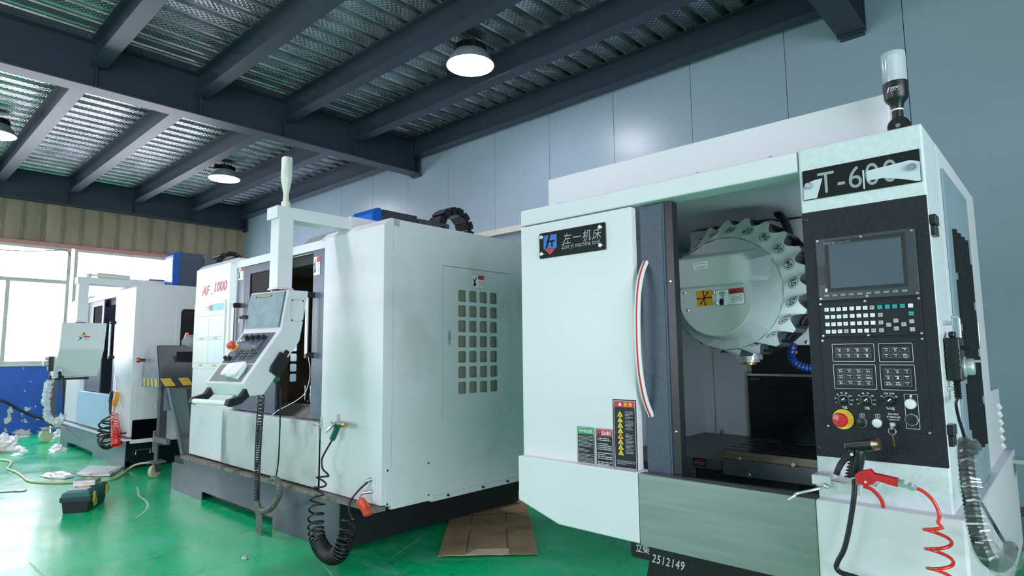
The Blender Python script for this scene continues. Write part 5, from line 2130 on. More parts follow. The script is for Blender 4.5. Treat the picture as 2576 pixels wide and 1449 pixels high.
# the other pendant shows its back
Mx2, pb2 = pendant(LM, (-9.075, 1.745), math.radians(-90), .465, LM)
_up = Vector((.059, 0, .332)).normalized()
b = MB().plane((-9.0, 1.745, 1.787), (0, 1, 0), _up)
b.m(0).rect(.012, -.325, .453, -.323, 0, .001)
for x_ in (.02, .445):
    for z_ in (-.02, -.12, -.25):
        b.shape(circ(x_, z_, .005, 8), (), 0, .0015)
triangle(b, .232, -.135, .026, .0012, 1, 2)
b.m(1).shape([(.230, -.123), (.240, -.126), (.234, -.136), (.241, -.138), (.229, -.156), (.232, -.142), (.225, -.140)], (), 0, .0022)
b.m(3).rect(.160, -.225, .300, -.165, 0, .0012)
b.m(4).rect(.232, -.182, .299, -.166, 0, .0018)
for k in range(3):
    b.m(0).rect(.236, -.198 - .010 * k, .292, -.194 - .010 * k, 0, .0018)
b.m(1).shape([(.165, -.220), (.195, -.200), (.190, -.180), (.170, -.172), (.172, -.168), (.200, -.178), (.228, -.172), (.229, -.176), (.208, -.188), (.206, -.200), (.224, -.205), (.222, -.209), (.200, -.206), (.178, -.222)], (), 0, .0018)
b.build('warning_sticker', [M['print_grey'], M['print_black'], M['print_yellow'], M['white_film'], M['print_red']], pb2)
b = MB()
b.box(-9.50, -9.30, 1.77, 2.12, 1.085, 1.112)
b.build('grip', M['black_plastic'], pb2, bevel=.003)
b = MB()
q = Vector((-9.2, 1.792, 1.176))
b.m(0).box(q.x - .03, q.x, q.y - .025, q.y + .02, q.z + .0, q.z + .05)
b.m(1).cyl(q + Vector((-.02, 0, .01)), q + Vector((.03, 0, -.05)), .022, n=12)
b.build('cable_gland', [M['steel'], M['black_plastic']], pb2)

# ================================================================== loose things on and around the machines


def hose_thing(name, label, cat, group=None):
    return thing(name, label, cat, (0, 0, 0), group)


# ---- black water gun hooked on the bracket of the near machine
G = thing('water_gun', 'black pistol grip water gun with copper nozzle hung below the black panel', 'spray gun', (-0.507, 2, 0.977))
gy = 2.0
A_ = Vector((-0.503, 2, 1.081))
B_ = Vector((-0.443, 1.985, 1.093))
b = MB()
d_ = (B_ - A_).normalized()
b.tube([A_ - d_ * .012, A_, A_ + (B_ - A_) * .5, B_], [.0155, .0165, .017, .0175], 16)
grip = [Vector((-0.484, 2, 1.077)), Vector((-0.489, 2.002, 1.051)), Vector((-0.497, 2.004, 1.019)), Vector((-0.506, 2.006, 0.989))]
b.tube(spline(grip, 5), [.017, .018, .0185, .019, .0185, .019, .0185, .019, .0185, .019, .0185, .019, .018, .018, .017, .016], 12)
body = b.build('gun_body', M['black_plastic'], G, smooth=True)
b = MB()
for k in range(7):
    q = grip[1].lerp(grip[3], k / 6.5) + Vector((-.016, -.006, 0))
    b.box(q.x - .004, q.x + .008, q.y - .012, q.y + .006, q.z - .0015, q.z + .0015)
b.build('grip_rib', M['black_rubber'], body)
MB().tube([B_, B_ + d_ * .006, B_ + d_ * .018, B_ + d_ * .020], [.0165, .0165, .0145, .008], 16).build('nozzle', M['copper'], G, smooth=True)
MB().tube([A_ - d_ * .012, A_ - d_ * .016], .011, 12).build('rear_cap', M['brass'], G)
MB().cyl(Vector((-0.5, 1.98, 1.061)), Vector((-0.497, 1.97, 1.062)), .0045, n=12).build('trigger_pin', M['chrome'], G)
tr = spline([(-0.498, 1.99, 1.072), (-0.506, 1.985, 1.055), (-0.52, 1.98, 1.04), (-0.532, 1.975, 1.021), (-0.54, 1.975, 1.001)], 5)
b = MB()
ribbon(b, tr, .0075, .014, 0)
b.build('trigger', M['black_plastic'], G, bevel=.002)
hp = spline([(-0.504, 2.006, 0.984), (-0.504, 2.006, 0.968), (-0.506, 2, 0.938), (-0.517, 2, 0.88), (-0.53, 2, 0.823), (-0.543, 2, 0.781), (-0.559, 2, 0.75), (-0.565, 2, 0.731), (-0.557, 2, 0.719), (-0.534, 2, 0.715), (-0.508, 2, 0.712), (-0.472, 2.01, 0.691)], 6)
MB().tube(hp, .0072, 12).build('hose', M['black_rubber'], G, smooth=True)

# ---- red air gun with its coiled hose
G = thing('air_gun', 'red air blow gun with a bright red coiled hose', 'spray gun', (-0.449, 1.95, 1.004))
c = Vector((-0.454, 1.95, 1.004))
g1 = Vector((-0.442, 1.95, 1.016))
g2 = Vector((-0.38, 1.945, 1.001))
b = MB()
fr_pts = [((-0.486, 1.95, 1.011)), ((-0.471, 1.95, 1.023)), ((-0.447, 1.95, 1.03)), ((-0.438, 1.95, 1.02)), ((-0.383, 1.95, 1.013)), ((-0.378, 1.95, 1.004)), ((-0.383, 1.95, 0.991)), ((-0.431, 1.95, 1.001)), ((-0.442, 1.95, 0.991)), ((-0.46, 1.95, 0.984)), ((-0.475, 1.95, 0.986)), ((-0.481, 1.95, 0.992)), ((-0.48, 1.95, 0.98)), ((-0.484, 1.95, 0.987))]
b.prism([Vector(q) + Vector((0, -.010, 0)) for q in fr_pts], (0, .022, 0))
body = b.build('gun_body', M['red_plastic'], G, bevel=.004)
b = MB()
b.plane(c + Vector((-.004, -.0105, .006)), Vector((1, 0, -.16)), Vector((.16, 0, 1)))
b.frame(-.011, -.007, .011, .007, .0012, .0008)
b.build('emblem', M['print_red'], body)
b = MB()
b.lathe([(.0035, 0), (.003, .0015)], Vector((-0.459, 1.938, 0.995)), (0, -1, 0), 10)
b.build('trigger_pin', M['white_plastic'], G)
MB().tube([Vector((-0.484, 1.95, 1.003)), Vector((-0.522, 1.945, 0.988))], .0028, 10).build('nozzle', M['chrome'], G, smooth=True)
tr = spline([(-0.467, 1.95, 0.982), (-0.448, 1.95, 0.976), (-0.434, 1.95, 0.964), (-0.424, 1.95, 0.948), (-0.421, 1.95, 0.93)], 5)
b = MB()
ribbon(b, tr, .0045, .012, -.004)
b.build('trigger', M['red_plastic'], G, bevel=.002)
cp = [Vector((-0.381, 1.945, 1.004)), Vector((-0.374, 1.945, 1.002)), Vector((-0.368, 1.945, 1.001)), Vector((-0.36, 1.945, 0.999)), Vector((-0.352, 1.945, 0.996)), Vector((-0.346, 1.945, 0.994)), Vector((-0.339, 1.945, 0.993))]
b = MB()
b.tube(cp, [.009, .012, .0125, .0095, .0115, .0105, .006], 6)
b.build('coupling', M['chrome'], G)
lead = spline([(-0.339, 1.945, 0.993), (-0.324, 1.945, 0.986), (-0.309, 1.945, 0.971), (-0.299, 1.945, 0.952), (-0.295, 1.945, 0.93), (-0.3, 1.945, 0.913)], 6)
cy = 1.96
axis = [(-0.305, 1.96, 0.908), (-0.302, 1.96, 0.884), (-0.303, 1.96, 0.834), (-0.303, 1.96, 0.785), (-0.304, 1.96, 0.735)]
P_ = spline(axis, 10)
turn_pts = []
top, bot = P_[0], P_[-1]
NTn = 3.55
for k in range(int(NTn * 20) + 1):
    t = k / (NTn * 20)
    a = 2 * math.pi * NTn * t + math.radians(20)
    q = top.lerp(bot, t)
    turn_pts.append(q + Vector((.029 * math.cos(a), -.029 * math.sin(a), 0)))
MB().tube(list(lead) + turn_pts[2:], .0045, 10).build('coil_hose', M['coil_red'], G, smooth=True)

# ---- handwheel box hung on the side of the near machine, its wrapped cable and cord
G = thing('handwheel_box', 'black handheld handwheel box with chrome dial hung on the side of the near machine', 'remote control', (-0.25, 2.03, 1.33))
hz0, hz1 = 1.268, 1.392
yA = 2.19
b = MB()
b.box(-.280, -.243, 2.150, 2.235, hz0, hz1)
b.box(-.272, -.255, 2.17, 2.20, hz1, hz1 + .018)
hb_ = b.build('box_body', M['black_plastic'], G, bevel=.005)
b = MB()
for k in range(4):
    b.box(-.281, -.246, 2.147, 2.151, hz0 + .035 + .016 * k, hz0 + .043 + .016 * k)
b.build('grip_rib', M['black_plastic'], hb_)
zc = 1.308
b = MB()
b.lathe([(.030, 0), (.030, .004), (.027, .006)], (-.243, yA, zc), (1, 0, 0), 28)
b.lathe([(.024, .006), (.024, .022), (.022, .025), (1e-4, .026)], (-.243, yA, zc), (1, 0, 0), 28)
b.cyl((-.219, yA - .012, zc + .016), (-.200, yA - .012, zc + .016), .0042, n=12)
b.build('dial', M['chrome'], hb_, smooth=True)
b = MB()
b.cyl((-.243, yA, 1.362), (-.220, yA, 1.362), .0065, n=14)
b.build('selector_knob', M['black_plastic'], hb_)
cable0 = Vector((-.262, 2.185, hz0))
b = MB()
pts = [cable0 + Vector((0, 0, -.004 * k)) for k in range(14)]
b.tube(pts, [.010 if k % 2 else .0075 for k in range(14)], 10)
b.build('strain_relief', M['black_rubber'], hb_)
b = MB()
b.tube(spline([cable0 + Vector((0, 0, -.05)), (-0.245, 1.993, 1.216), (-0.23, 1.896, 1.187), (-0.215, 1.818, 1.164), (-0.205, 1.763, 1.146)], 6), .0036, 8)
b.build('cable', M['black_rubber'], G, smooth=True)
for q in ((-0.282, 2.159, 1.435), (-0.282, 2.226, 1.436), (-0.282, 2.159, 1.246)):
    MB().lathe([(.007, 0), (.007, .012), (.004, .014)], q, (1, 0, 0), 12).build('magnet_stud', M['chrome'], T)
MB().box(-.284, -.2805, ((-0.28, 2.104, 1.413))[1], ((-0.28, 2.302, 1.418))[1], ((-0.28, 2.14, 1.4))[2], ((-0.28, 2.162, 1.442))[2]).build('hanger_plate', M['mint'], T)
sl_ = spline([(-0.195, 1.677, 1.156), (-0.19, 1.62, 1.132), (-0.185, 1.576, 1.098), (-0.18, 1.548, 1.064), (-0.175, 1.525, 1.031), (-0.17, 1.514, 1), (-0.165, 1.529, 0.968), (-0.16, 1.581, 0.936), (-0.158, 1.697, 0.9), (-0.157, 1.825, 0.877), (-0.156, 1.917, 0.872), (-0.156, 1.961, 0.878)], 14)
b = MB()
b.tube(sl_, [.0125 + (.0022 if k % 3 == 0 else 0) for k in range(len(sl_))], 12)
b.build('corrugated_sleeve', mat('glossy black corrugated sleeve', (22, 24, 30), .22, var=.1, coat=.4), G)
rn = random.Random(5)
b = MB()
wr = [.004 if k < 4 else .017 + .006 * abs(math.sin(k * .13)) for k in range(len(sl_))]
pts = [Vector(q) + Vector((.006, .004 * math.sin(k * .2), 0)) for k, q in enumerate(sl_)]
b.tube(pts, [w_ + rn.uniform(-.0012, .0022) for w_ in wr], 8, cap=False)
b.add([(-0.14, 1.426, 0.997), (-0.14, 1.729, 1), (-0.14, 1.858, 0.978), (-0.135, 1.814, 0.936), (-0.13, 1.787, 0.892), (-0.13, 1.628, 0.912), (-0.135, 1.494, 0.94), (-0.14, 1.414, 0.963), (-0.14, 1.345, 0.99)],
      [(0, 1, 2, 3), (0, 3, 4, 5), (0, 5, 6, 7, 8)])
b.add([(-0.13, 1.407, 0.999), (-0.13, 1.566, 1.008), (-0.128, 1.708, 0.966), (-0.12, 1.642, 0.931), (-0.125, 1.504, 0.943), (-0.125, 1.313, 0.988)], [(0, 1, 2, 3), (0, 3, 4, 5)])
b.build('plastic_wrap', M['film_clear'], G)
b = MB()
b.tube(spline([(-0.245, 2.112, 0.977), (-0.22, 2.069, 0.955), (-0.19, 1.959, 0.935), (-0.17, 1.95, 0.895), (-0.158, 1.996, 0.85)], 6), .0042, 8)
b.build('cord', mat('blue black cord', (34, 40, 56), .3), G, smooth=True)

# ---- hose and couplings on the floor behind the near machine
G = thing('hose_reel', 'black hose loop with a yellow stripe lying behind the near machine', 'hose', (-.30, 4.6, 0))
b = MB()
cx_, cy_, cz_ = -.26, 4.62, .30
lo = [Vector((-0.3, 3.945, 0.534)), Vector((-0.29, 4.06, 0.531)), Vector((-0.28, 4.303, 0.496)), Vector((-0.25, 4.586, 0.443)), Vector((-0.25, 6.069, 0.041)), Vector((-0.25, 4.333, 0.314)), Vector((-0.28, 4.165, 0.344)), Vector((-0.3, 3.918, 0.412)), Vector((-0.32, 3.804, 0.449))]
P_ = spline(lo, 6)
b.tube(P_, .026, 12)
b.build('hose', M['black_rubber'], G, smooth=True)
b = MB()
b.tube([q + Vector((0, -.012, .021)) for q in P_[:22]], .008, 8)
b.build('yellow_stripe', M['print_yellow'], G, smooth=True)
b = MB()
b.tube(spline([(-0.31, 3.903, 0.609), (-0.31, 4.144, 0.539), (-0.31, 4.32, 0.459), (-0.31, 4.336, 0.383)], 5), .014, 10)
b.build('clear_tube', clear('clear tube', gloss=.2, haze=.35, haze_rgb=(190, 215, 210)), G, smooth=True)
q = Vector((-0.31, 4.325, 0.375))
b = MB()
b.cyl(q + Vector((0, 0, .02)), q - Vector((0, 0, .04)), .022, n=6)
b.cyl(q + Vector((0, -.04, -.02)), q + Vector((0, .05, -.02)), .016, n=8)
b.build('coupling', M['steel'], G)

# ---- green water gun and its thick black coil on the middle machine
G = thing('water_gun', 'green water gun with thick black coiled hose on the grille machine', 'spray gun', (-3.831, 2.36, 0.858))
b = MB()
a0 = Vector((-3.867, 2.375, 0.876))
a1 = Vector((-3.72, 2.34, 0.884))
b.tube([a0 - Vector((.02, -.01, 0)), a0, a1], [.02, .022, .018], 12)
b.tube([Vector((-3.848, 2.37, 0.875)), Vector((-3.864, 2.365, 0.828)), Vector((-3.9, 2.36, 0.773))], [.024, .021, .022], 12)
b.build('gun_body', mat('dark green plastic', (10, 92, 72), .3, var=.06, coat=.2), G, smooth=True)
MB().tube([a1, a1 + (a1 - a0).normalized() * .028], [.018, .014], 12).build('nozzle', M['brass'], G, smooth=True)
b = MB()
ribbon(b, spline([(-3.835, 2.34, 0.879), (-3.869, 2.33, 0.855), (-3.927, 2.325, 0.821)], 4), .008, .012, 0)
b.build('trigger', M['steel'], G)
b = MB()
lead = spline([(-3.9, 2.36, 0.768), (-3.924, 2.35, 0.729), (-3.961, 2.33, 0.659), (-3.985, 2.33, 0.615), (-3.967, 2.33, 0.563), (-3.914, 2.33, 0.542), (-3.882, 2.33, 0.524)], 6)
ax1 = [(-3.907, 2.29, 0.511), (-3.915, 2.27, 0.431), (-3.897, 2.25, 0.344), (-3.857, 2.22, 0.265), (-3.813, 2.2, 0.2), (-3.758, 2.19, 0.137), (-3.682, 2.19, 0.094), (-3.591, 2.19, 0.086), (-3.533, 2.2, 0.108), (-3.505, 2.21, 0.157), (-3.491, 2.22, 0.218), (-3.489, 2.235, 0.264), (-3.483, 2.25, 0.315)]
cl = coil(ax1, lambda t: .049 if t > .06 else .04, 33, 16, [.45, .5, .5, .55, .9, 1.7, 2.4, 2.6, 2.2, 1.4, .9, .6, .5])
tail = spline([(-3.464, 2.27, 0.31), (-3.521, 2.28, 0.323), (-3.561, 2.29, 0.356), (-3.573, 2.3, 0.4), (-3.574, 2.33, 0.435), (-3.553, 2.37, 0.483), (-3.516, 2.4, 0.524), (-3.516, 2.415, 0.532)], 6)
b.tube(list(lead) + cl + list(tail), .0066, 9)
b.build('coil_hose', M['black_rubber'], G, smooth=True)
b = MB()
q = Vector((-3.488, 2.405, 0.542))
b.cyl(q + Vector((-.03, -.01, -.012)), q + Vector((0, .012, .0)), .012, n=10)
b.build('hose_fitting', M['steel'], G)
for q in ((-4.148, 2.418, 0.867), (-3.912, 2.418, 0.9)):
    b = MB()
    q = Vector(q)
    b.prism([q + Vector((-.006, 0, .04)), q + Vector((.006, 0, .04)), q + Vector((.008, 0, -.04)), q + Vector((-.002, 0, -.045)), q + Vector((-.012, 0, -.03))], (0, -.010, 0))
    b.tube([q + Vector((0, -.008, -.01)), q + Vector((-.012, -.04, -.022)), q + Vector((-.026, -.05, -.012))], .006, 8)
    b.build('gun_hook', M['steel'], AF)

# ---- small orange coil on the middle machine
b = MB()
lead = spline([(-3.536, 2.39, 0.446), (-3.543, 2.37, 0.443), (-3.54, 2.35, 0.422)], 5)
ax1 = [(-3.518, 2.345, 0.406), (-3.481, 2.345, 0.386), (-3.449, 2.345, 0.364), (-3.43, 2.345, 0.337)]
b.tube(list(lead) + coil(ax1, .028, 9, 14), .0046, 8)
G = b.build('coil_hose', M['coil_orange'], AF, smooth=True, label='short orange coiled hose')
b = MB()
q = Vector((-3.476, 2.395, 0.461))
b.cyl(q + Vector((-.055, -.02, -.006)), q + Vector((0, .012, .004)), .010, n=10)
b.build('coupling', M['steel'], G)
b = MB()
b.box(q.x - .006, q.x + .010, 2.408, 2.418, q.z - .07, q.z + .10)
b.build('fitting_plate', M['mint_worn'], AF)

# ---- black coiled cable with taped end under the middle pendant, and the straight cable beside it
b = MB()
ax1 = [(-4.14, 1.95, 1.091), (-4.248, 2, 1.026), (-4.47, 2.1, 0.879), (-4.692, 2.2, 0.705), (-4.801, 2.25, 0.537), (-4.824, 2.26, 0.38), (-4.819, 2.26, 0.224)]
b.tube(coil(ax1, .021, 42, 12, [.3, .35, .6, 1.0, 1.3, 1.5]), .0050, 7)
G = b.build('coiled_cable', M['black_rubber'], AF, smooth=True)
tp = spline([(-4.802, 2.255, 0.227), (-4.747, 2.25, 0.183), (-4.646, 2.24, 0.183), (-4.545, 2.24, 0.217), (-4.467, 2.24, 0.272), (-4.426, 2.245, 0.335), (-4.433, 2.25, 0.398), (-4.493, 2.26, 0.435), (-4.583, 2.27, 0.428)], 6)
rn = random.Random(3)
M['tape'] = mat('grey green tape', (84, 90, 84), .55, var=.3, scale=25, bump=.6, bscale=40)
b = MB()
b.tube(tp, [.020 + rn.uniform(-.003, .006) for _ in tp], 9)
b.build('tape_wrap', M['tape'], G)
b = MB()
b.add([(-4.83, 2.25, 0.194), (-4.726, 2.24, 0.188), (-4.673, 2.24, 0.185), (-4.646, 2.23, 0.115), (-4.664, 2.23, -0.005), (-4.7, 2.235, -0.018), (-4.719, 2.235, 0.057), (-4.729, 2.235, 0.017), (-4.774, 2.24, 0.017), (-4.767, 2.24, 0.107)],
      [(0, 1, 9), (1, 2, 3, 9), (3, 6, 7, 8, 9), (3, 4, 5, 6)])
o_ = b.build('tape_tail', M['tape'], G)
o_.modifiers.new('s', 'SOLIDIFY').thickness = .003
b = MB()
b.tube(spline([(-4.02, 1.99, 1.181), (-3.976, 2, 1.145), (-4.064, 2.05, 1.045), (-4.255, 2.15, 0.833), (-4.459, 2.25, 0.603), (-4.502, 2.26, 0.481), (-4.547, 2.265, 0.427)], 6), .0052, 8)
b.build('straight_cable', M['black_rubber'], G, smooth=True)
# white wire drooping out of the right door
G = MB()
G.tube(spline([(-4.385, 2.42, 1.383), (-4.337, 2.42, 1.25), (-4.355, 2.42, 1.144), (-4.412, 2.42, 1.066), (-4.501, 2.41, 1.014), (-4.657, 2.4, 0.958), (-4.776, 2.395, 0.921), (-4.879, 2.39, 0.871)], 6), .0028, 6)
G.build('thin_wire', M['white_plastic'], label='thin white wire drooping through the open door of the grille machine', cat='wire', smooth=True)


def crumple(mb, c, rx, ry, rz, seed, n=9):
    """crumpled lump resting at c"""
    rn = random.Random(seed)
    vs, fs = [], []
    for i in range(n):
        t = i / (n - 1)
        for k in range(12):
            a = 2 * math.pi * k / 12
            q = math.sin(math.pi * (.5 + .5 * t)) if i else 1.15
            q = (1 - t) ** .6 * (1 + rn.uniform(-.22, .22))
            vs.append((c[0] + rx * q * math.cos(a), c[1] + ry * q * math.sin(a), c[2] + max(0, rz * t * (1 + rn.uniform(-.25, .1)))))
    for i in range(n - 1):
        for k in range(12):
            k2 = (k + 1) % 12
            fs.append((i * 12 + k, i * 12 + k2, i * 12 + 12 + k2))
            fs.append((i * 12 + k, i * 12 + 12 + k2, i * 12 + 12 + k))
    fs.append(tuple((n - 1) * 12 + k for k in range(12)))
    fs.append(tuple(range(12))[::-1])
    mb.add(vs, fs)


M['bag'] = mat('white plastic bag film', (236, 240, 244), 0.25, var=.05, scale=9, bump=.5, bscale=14)
M['bag_pink'] = mat('white bag with red print', (238, 236, 238), 0.28, var=.03, dirt=(190, 80, 104), dirt_scale=5, dirt_amt=.75, bump=.5, bscale=14)
b = MB()
crumple(b, (-5.70, 2.78, .895), .10, .06, .07, 4)
b.build('rag', M['white_film'], label='crumpled white rag inside the grille machine', cat='rag')
# wrapped block in the pendant tray
b, L_ = pplane(*sl)
o_ = b.at(.272, .078, .0)
Uh, Vh, Nh = b.U, b.Vv, b.Nn
b = MB()
rn = random.Random(8)
pts = []
for z_ in (.0, .03, .06):
    for y_ in (-.055, .0, .055):
        for x_ in (-.075, 0, .075):
            pts.append(o_ + Uh * (x_ + rn.uniform(-.014, .014)) + Vh * (y_ * .9 + rn.uniform(-.012, .012)) + Nh * (z_ * .8 + .002 + (rn.uniform(-.010, .012) if z_ else 0)))


def gi(i, j, k):
    return i * 9 + j * 3 + k


fs = []
for a in range(2):
    for c_ in range(2):
        fs += [(gi(0, a, c_), gi(0, a, c_ + 1), gi(0, a + 1, c_ + 1), gi(0, a + 1, c_)), (gi(2, a, c_), gi(2, a, c_ + 1), gi(2, a + 1, c_ + 1), gi(2, a + 1, c_)),
               (gi(a, 0, c_), gi(a, 0, c_ + 1), gi(a + 1, 0, c_ + 1), gi(a + 1, 0, c_)), (gi(a, 2, c_), gi(a, 2, c_ + 1), gi(a + 1, 2, c_ + 1), gi(a + 1, 2, c_)),
               (gi(a, c_, 0), gi(a, c_ + 1, 0), gi(a + 1, c_ + 1, 0), gi(a + 1, c_, 0)), (gi(a, c_, 2), gi(a, c_ + 1, 2), gi(a + 1, c_ + 1, 2), gi(a + 1, c_, 2))]
b.add(pts, fs)
o_ = b.build('wrapped_package', M['bag'], label='white plastic wrapped package lying in the tray of the pendant', cat='package', bevel=.006)

# ---- far machine: guns and coils at its corner
G = thing('air_gun', 'orange air gun with a red coiled hose at the corner of the far machine', 'spray gun', (-9.022, 2.37, 0.8))
b = MB()
b.tube([Vector((-9.063, 2.38, 0.898)), Vector((-8.989, 2.36, 0.827)), Vector((-9.039, 2.36, 0.74))], [.03, .028, .022], 10)
b.build('gun_body', mat('orange plastic', (238, 148, 60), .35, var=.05), G, smooth=True)
MB().tube([Vector((-9.063, 2.38, 0.898)), Vector((-9.253, 2.4, 1.121))], .008, 8).build('nozzle', M['steel'], G)
ribb = MB()
ribbon(ribb, spline([(-9.022, 2.35, 0.851), (-9.025, 2.34, 0.802), (-8.998, 2.34, 0.754)], 3), .01, .012, 0)
ribb.build('trigger', mat('orange lever', (238, 140, 56), .35), G)
b = MB()
lead = spline([(-9.053, 2.36, 0.725), (-9.076, 2.36, 0.669)], 4)
ax1 = [(-9.036, 2.355, 0.652), (-8.962, 2.35, 0.548), (-8.888, 2.345, 0.442), (-8.831, 2.34, 0.335), (-8.801, 2.335, 0.281)]
b.tube(list(lead) + coil(ax1, lambda t: .052 if t > .3 else .045, 19, 12, [.35, .7, 1.3, 2.4]), .0062, 7)
b.build('coil_hose', M['coil_red'], G, smooth=True)
G = thing('water_gun', 'black water gun with a loose black coil at the corner of the far machine', 'spray gun', (-9.25, 2.36, 0.841))
b = MB()
b.tube([Vector((-9.329, 2.39, 0.908)), Vector((-9.271, 2.37, 0.84)), Vector((-9.254, 2.36, 0.775))], [.022, .024, .020], 10)
b.build('gun_body', M['black_plastic'], G, smooth=True)
b = MB()
lead = spline([(-9.253, 2.36, 0.77), (-9.254, 2.36, 0.689), (-9.203, 2.36, 0.611)], 5)
ax1 = [(-9.207, 2.32, 0.559), (-9.161, 2.3, 0.475), (-9.136, 2.29, 0.379), (-9.088, 2.29, 0.319), (-8.997, 2.29, 0.297), (-8.956, 2.3, 0.319)]
tail = spline([(-8.954, 2.35, 0.338), (-8.867, 2.38, 0.406), (-8.705, 2.4, 0.431)], 5)
b.tube(list(lead) + coil(ax1, .075, 8.5, 16, [.6, .8, 1, 1.4, 1.6]) + list(tail), .011, 8)
b.build('coil_hose', M['black_rubber'], G, smooth=True)

# handwheel of the far machine wrapped in plastic, hanging from its pendant
G = thing('handwheel_box', 'black handwheel box with a plastic wrapped cable loop beside the far pendant', 'remote control', (-9.3, 1.726, 1.264))
q0 = Vector((-9.33, 1.734, 1.288))
b = MB()
b.box(q0.x - .06, q0.x + .03, q0.y - .04, q0.y + .035, q0.z - .09, q0.z + .09)
hb_ = b.build('box_body', M['black_plastic'], G, bevel=.006)
b = MB()
b.cyl(q0 + Vector((0, -.04, .06)), q0 + Vector((0, -.075, .06)), .02, n=14)
b.cyl(q0 + Vector((0, -.04, 0)), q0 + Vector((0, -.09, 0)), .032, n=16)
b.build('dial', M['chrome'], hb_, smooth=True)
lp = spline([(-9.33, 1.726, 1.142), (-9.34, 1.709, 0.997), (-9.34, 1.701, 0.853), (-9.33, 1.716, 0.708), (-9.3, 1.747, 0.612), (-9.27, 1.791, 0.581), (-9.22, 1.828, 0.605), (-9.18, 1.844, 0.669), (-9.18, 1.842, 0.779), (-9.18, 1.839, 0.971), (-9.18, 1.822, 1.141)], 7)
MB().tube(lp, .011, 8).build('cable', M['black_rubber'], G, smooth=True)
rn = random.Random(2)
b = MB()
b.tube([q + Vector((.0, rn.uniform(-.012, .012), 0)) for q in lp[3:-21]], [.035 + rn.uniform(-.012, .018) for _ in lp[3:-21]], 8, cap=False)
b.build('plastic_wrap', clear('crumpled wrapping film', gloss=.2, rough=.15, haze=.62, haze_rgb=(232, 242, 248), bump=1, bscale=20), G)

# ---- chip conveyor between the two big machines
M['conv'] = mat('scuffed dark grey enamel', (66, 70, 78), .36, var=.12, scale=5, dirt=(104, 104, 108), dirt_scale=6, dirt_amt=.5)
M['conv_end'] = mat('scuffed mid grey enamel', (124, 130, 144), .42, var=.08, scale=5, dirt=(74, 78, 88), dirt_scale=6, dirt_amt=.5)
G = thing('chip_conveyor', 'dark grey chip conveyor with hazard stripes between the two big machines', 'conveyor', (-7.8, 2.7, 0))
CY = 2.42
e0, e1, e2, e3, e4, e5 = ((-8.24, 2.42, 1.006)), ((-8.259, 2.42, 1.208)), ((-8.172, 2.42, 1.383)), ((-8.076, 2.42, 1.49)), ((-7.775, 2.42, 1.49)), ((-7.613, 2.42, 1.015))
end = [e0, e1, e2, e3, e4, e5]
b = MB()
yb = 3.1
xo = e5[0] - e4[0]
prof2 = [Vector((x, yb, z)) for x, _, z in end]
k6 = len(end)
b.add([Vector(q) for q in end] + prof2, [tuple(range(k6)), tuple(range(k6, 2 * k6))[::-1]] + [(i, (i + 1) % k6, k6 + (i + 1) % k6, k6 + i) for i in range(k6)])
head = b.build('conveyor_head', M['conv'], G, bevel=.01)
b = MB()
b.poly([Vector(q) + Vector((0, -.006, 0)) for q in end])
o_ = b.build('end_plate', M['conv_end'], head)
b = MB()
zb = e5[2]
for k in range(4):
    x = e0[0] + .10 + .13 * k
    b.prism([(x, 2.408, zb + .01), (x + .07, 2.408, zb + .01), (x + .04, 2.408, zb + .10), (x - .03, 2.408, zb + .10)], (0, .003, 0))
for k in range(4):
    y = 2.47 + .19 * k
    xs = e5[0]
    xt = xs + (e4[0] - e5[0]) * .10 / (e4[2] - e5[2])
    b.prism([(xs + .003, y, zb + .012), (xs + .003, y + .11, zb + .012), (xt + .003, y + .06, zb + .10), (xt + .003, y - .05, zb + .10)], (.003, 0, 0))
b.build('hazard_stripe', M['hazard_yellow'], head)
q = Vector((-8.095, 2.4, 1.322))
b = MB()
b.m(0).cyl(q, q + Vector((-.02, -.05, 0)), .018, n=12)
b.m(1).cyl(q + Vector((-.02, -.05, 0)), q + Vector((-.03, -.085, 0)), .03, n=14)
b.build('stop_button', [M['black_plastic'], M['red_plastic']], head)
b = MB()
xs = e4[0] + (e5[0] - e4[0]) * .35
b.plane((xs + .03, 2.60, zb + .30), (0, 1, 0), (0, 0, 1))
b.rect(0, 0, .30, .10, .003)
b.build('side_label', M['plate_black'], head)
b = MB()
for q0 in (.50, .60):
    b.tube(spline([(e4[0] - .02, CY + q0 - .12, e4[2] + .02), (e4[0] + .02, CY + q0 - .08, e4[2] + .015), (e4[0] + .055, CY + q0 - .03, e4[2] - .10), (e4[0] + .11, CY + q0, e4[2] - .30), (e4[0] + .17, CY + q0 + .03, zb + .05)], 6), .016, 8)
b.build('cable', M['black_rubber'], head, smooth=True)
b = MB()
b.box(-7.97, -7.70, 2.50, 2.74, .745, zb)
b.build('discharge_box', M['conv_end'], G, bevel=.004)
b = MB()
b.box(-7.966, -7.94, 2.492, 2.497, .76, .83)
b.box(-7.90, -7.86, 2.492, 2.497, .76, .83)
b.build('hazard_stripe', M['hazard_yellow'], G)
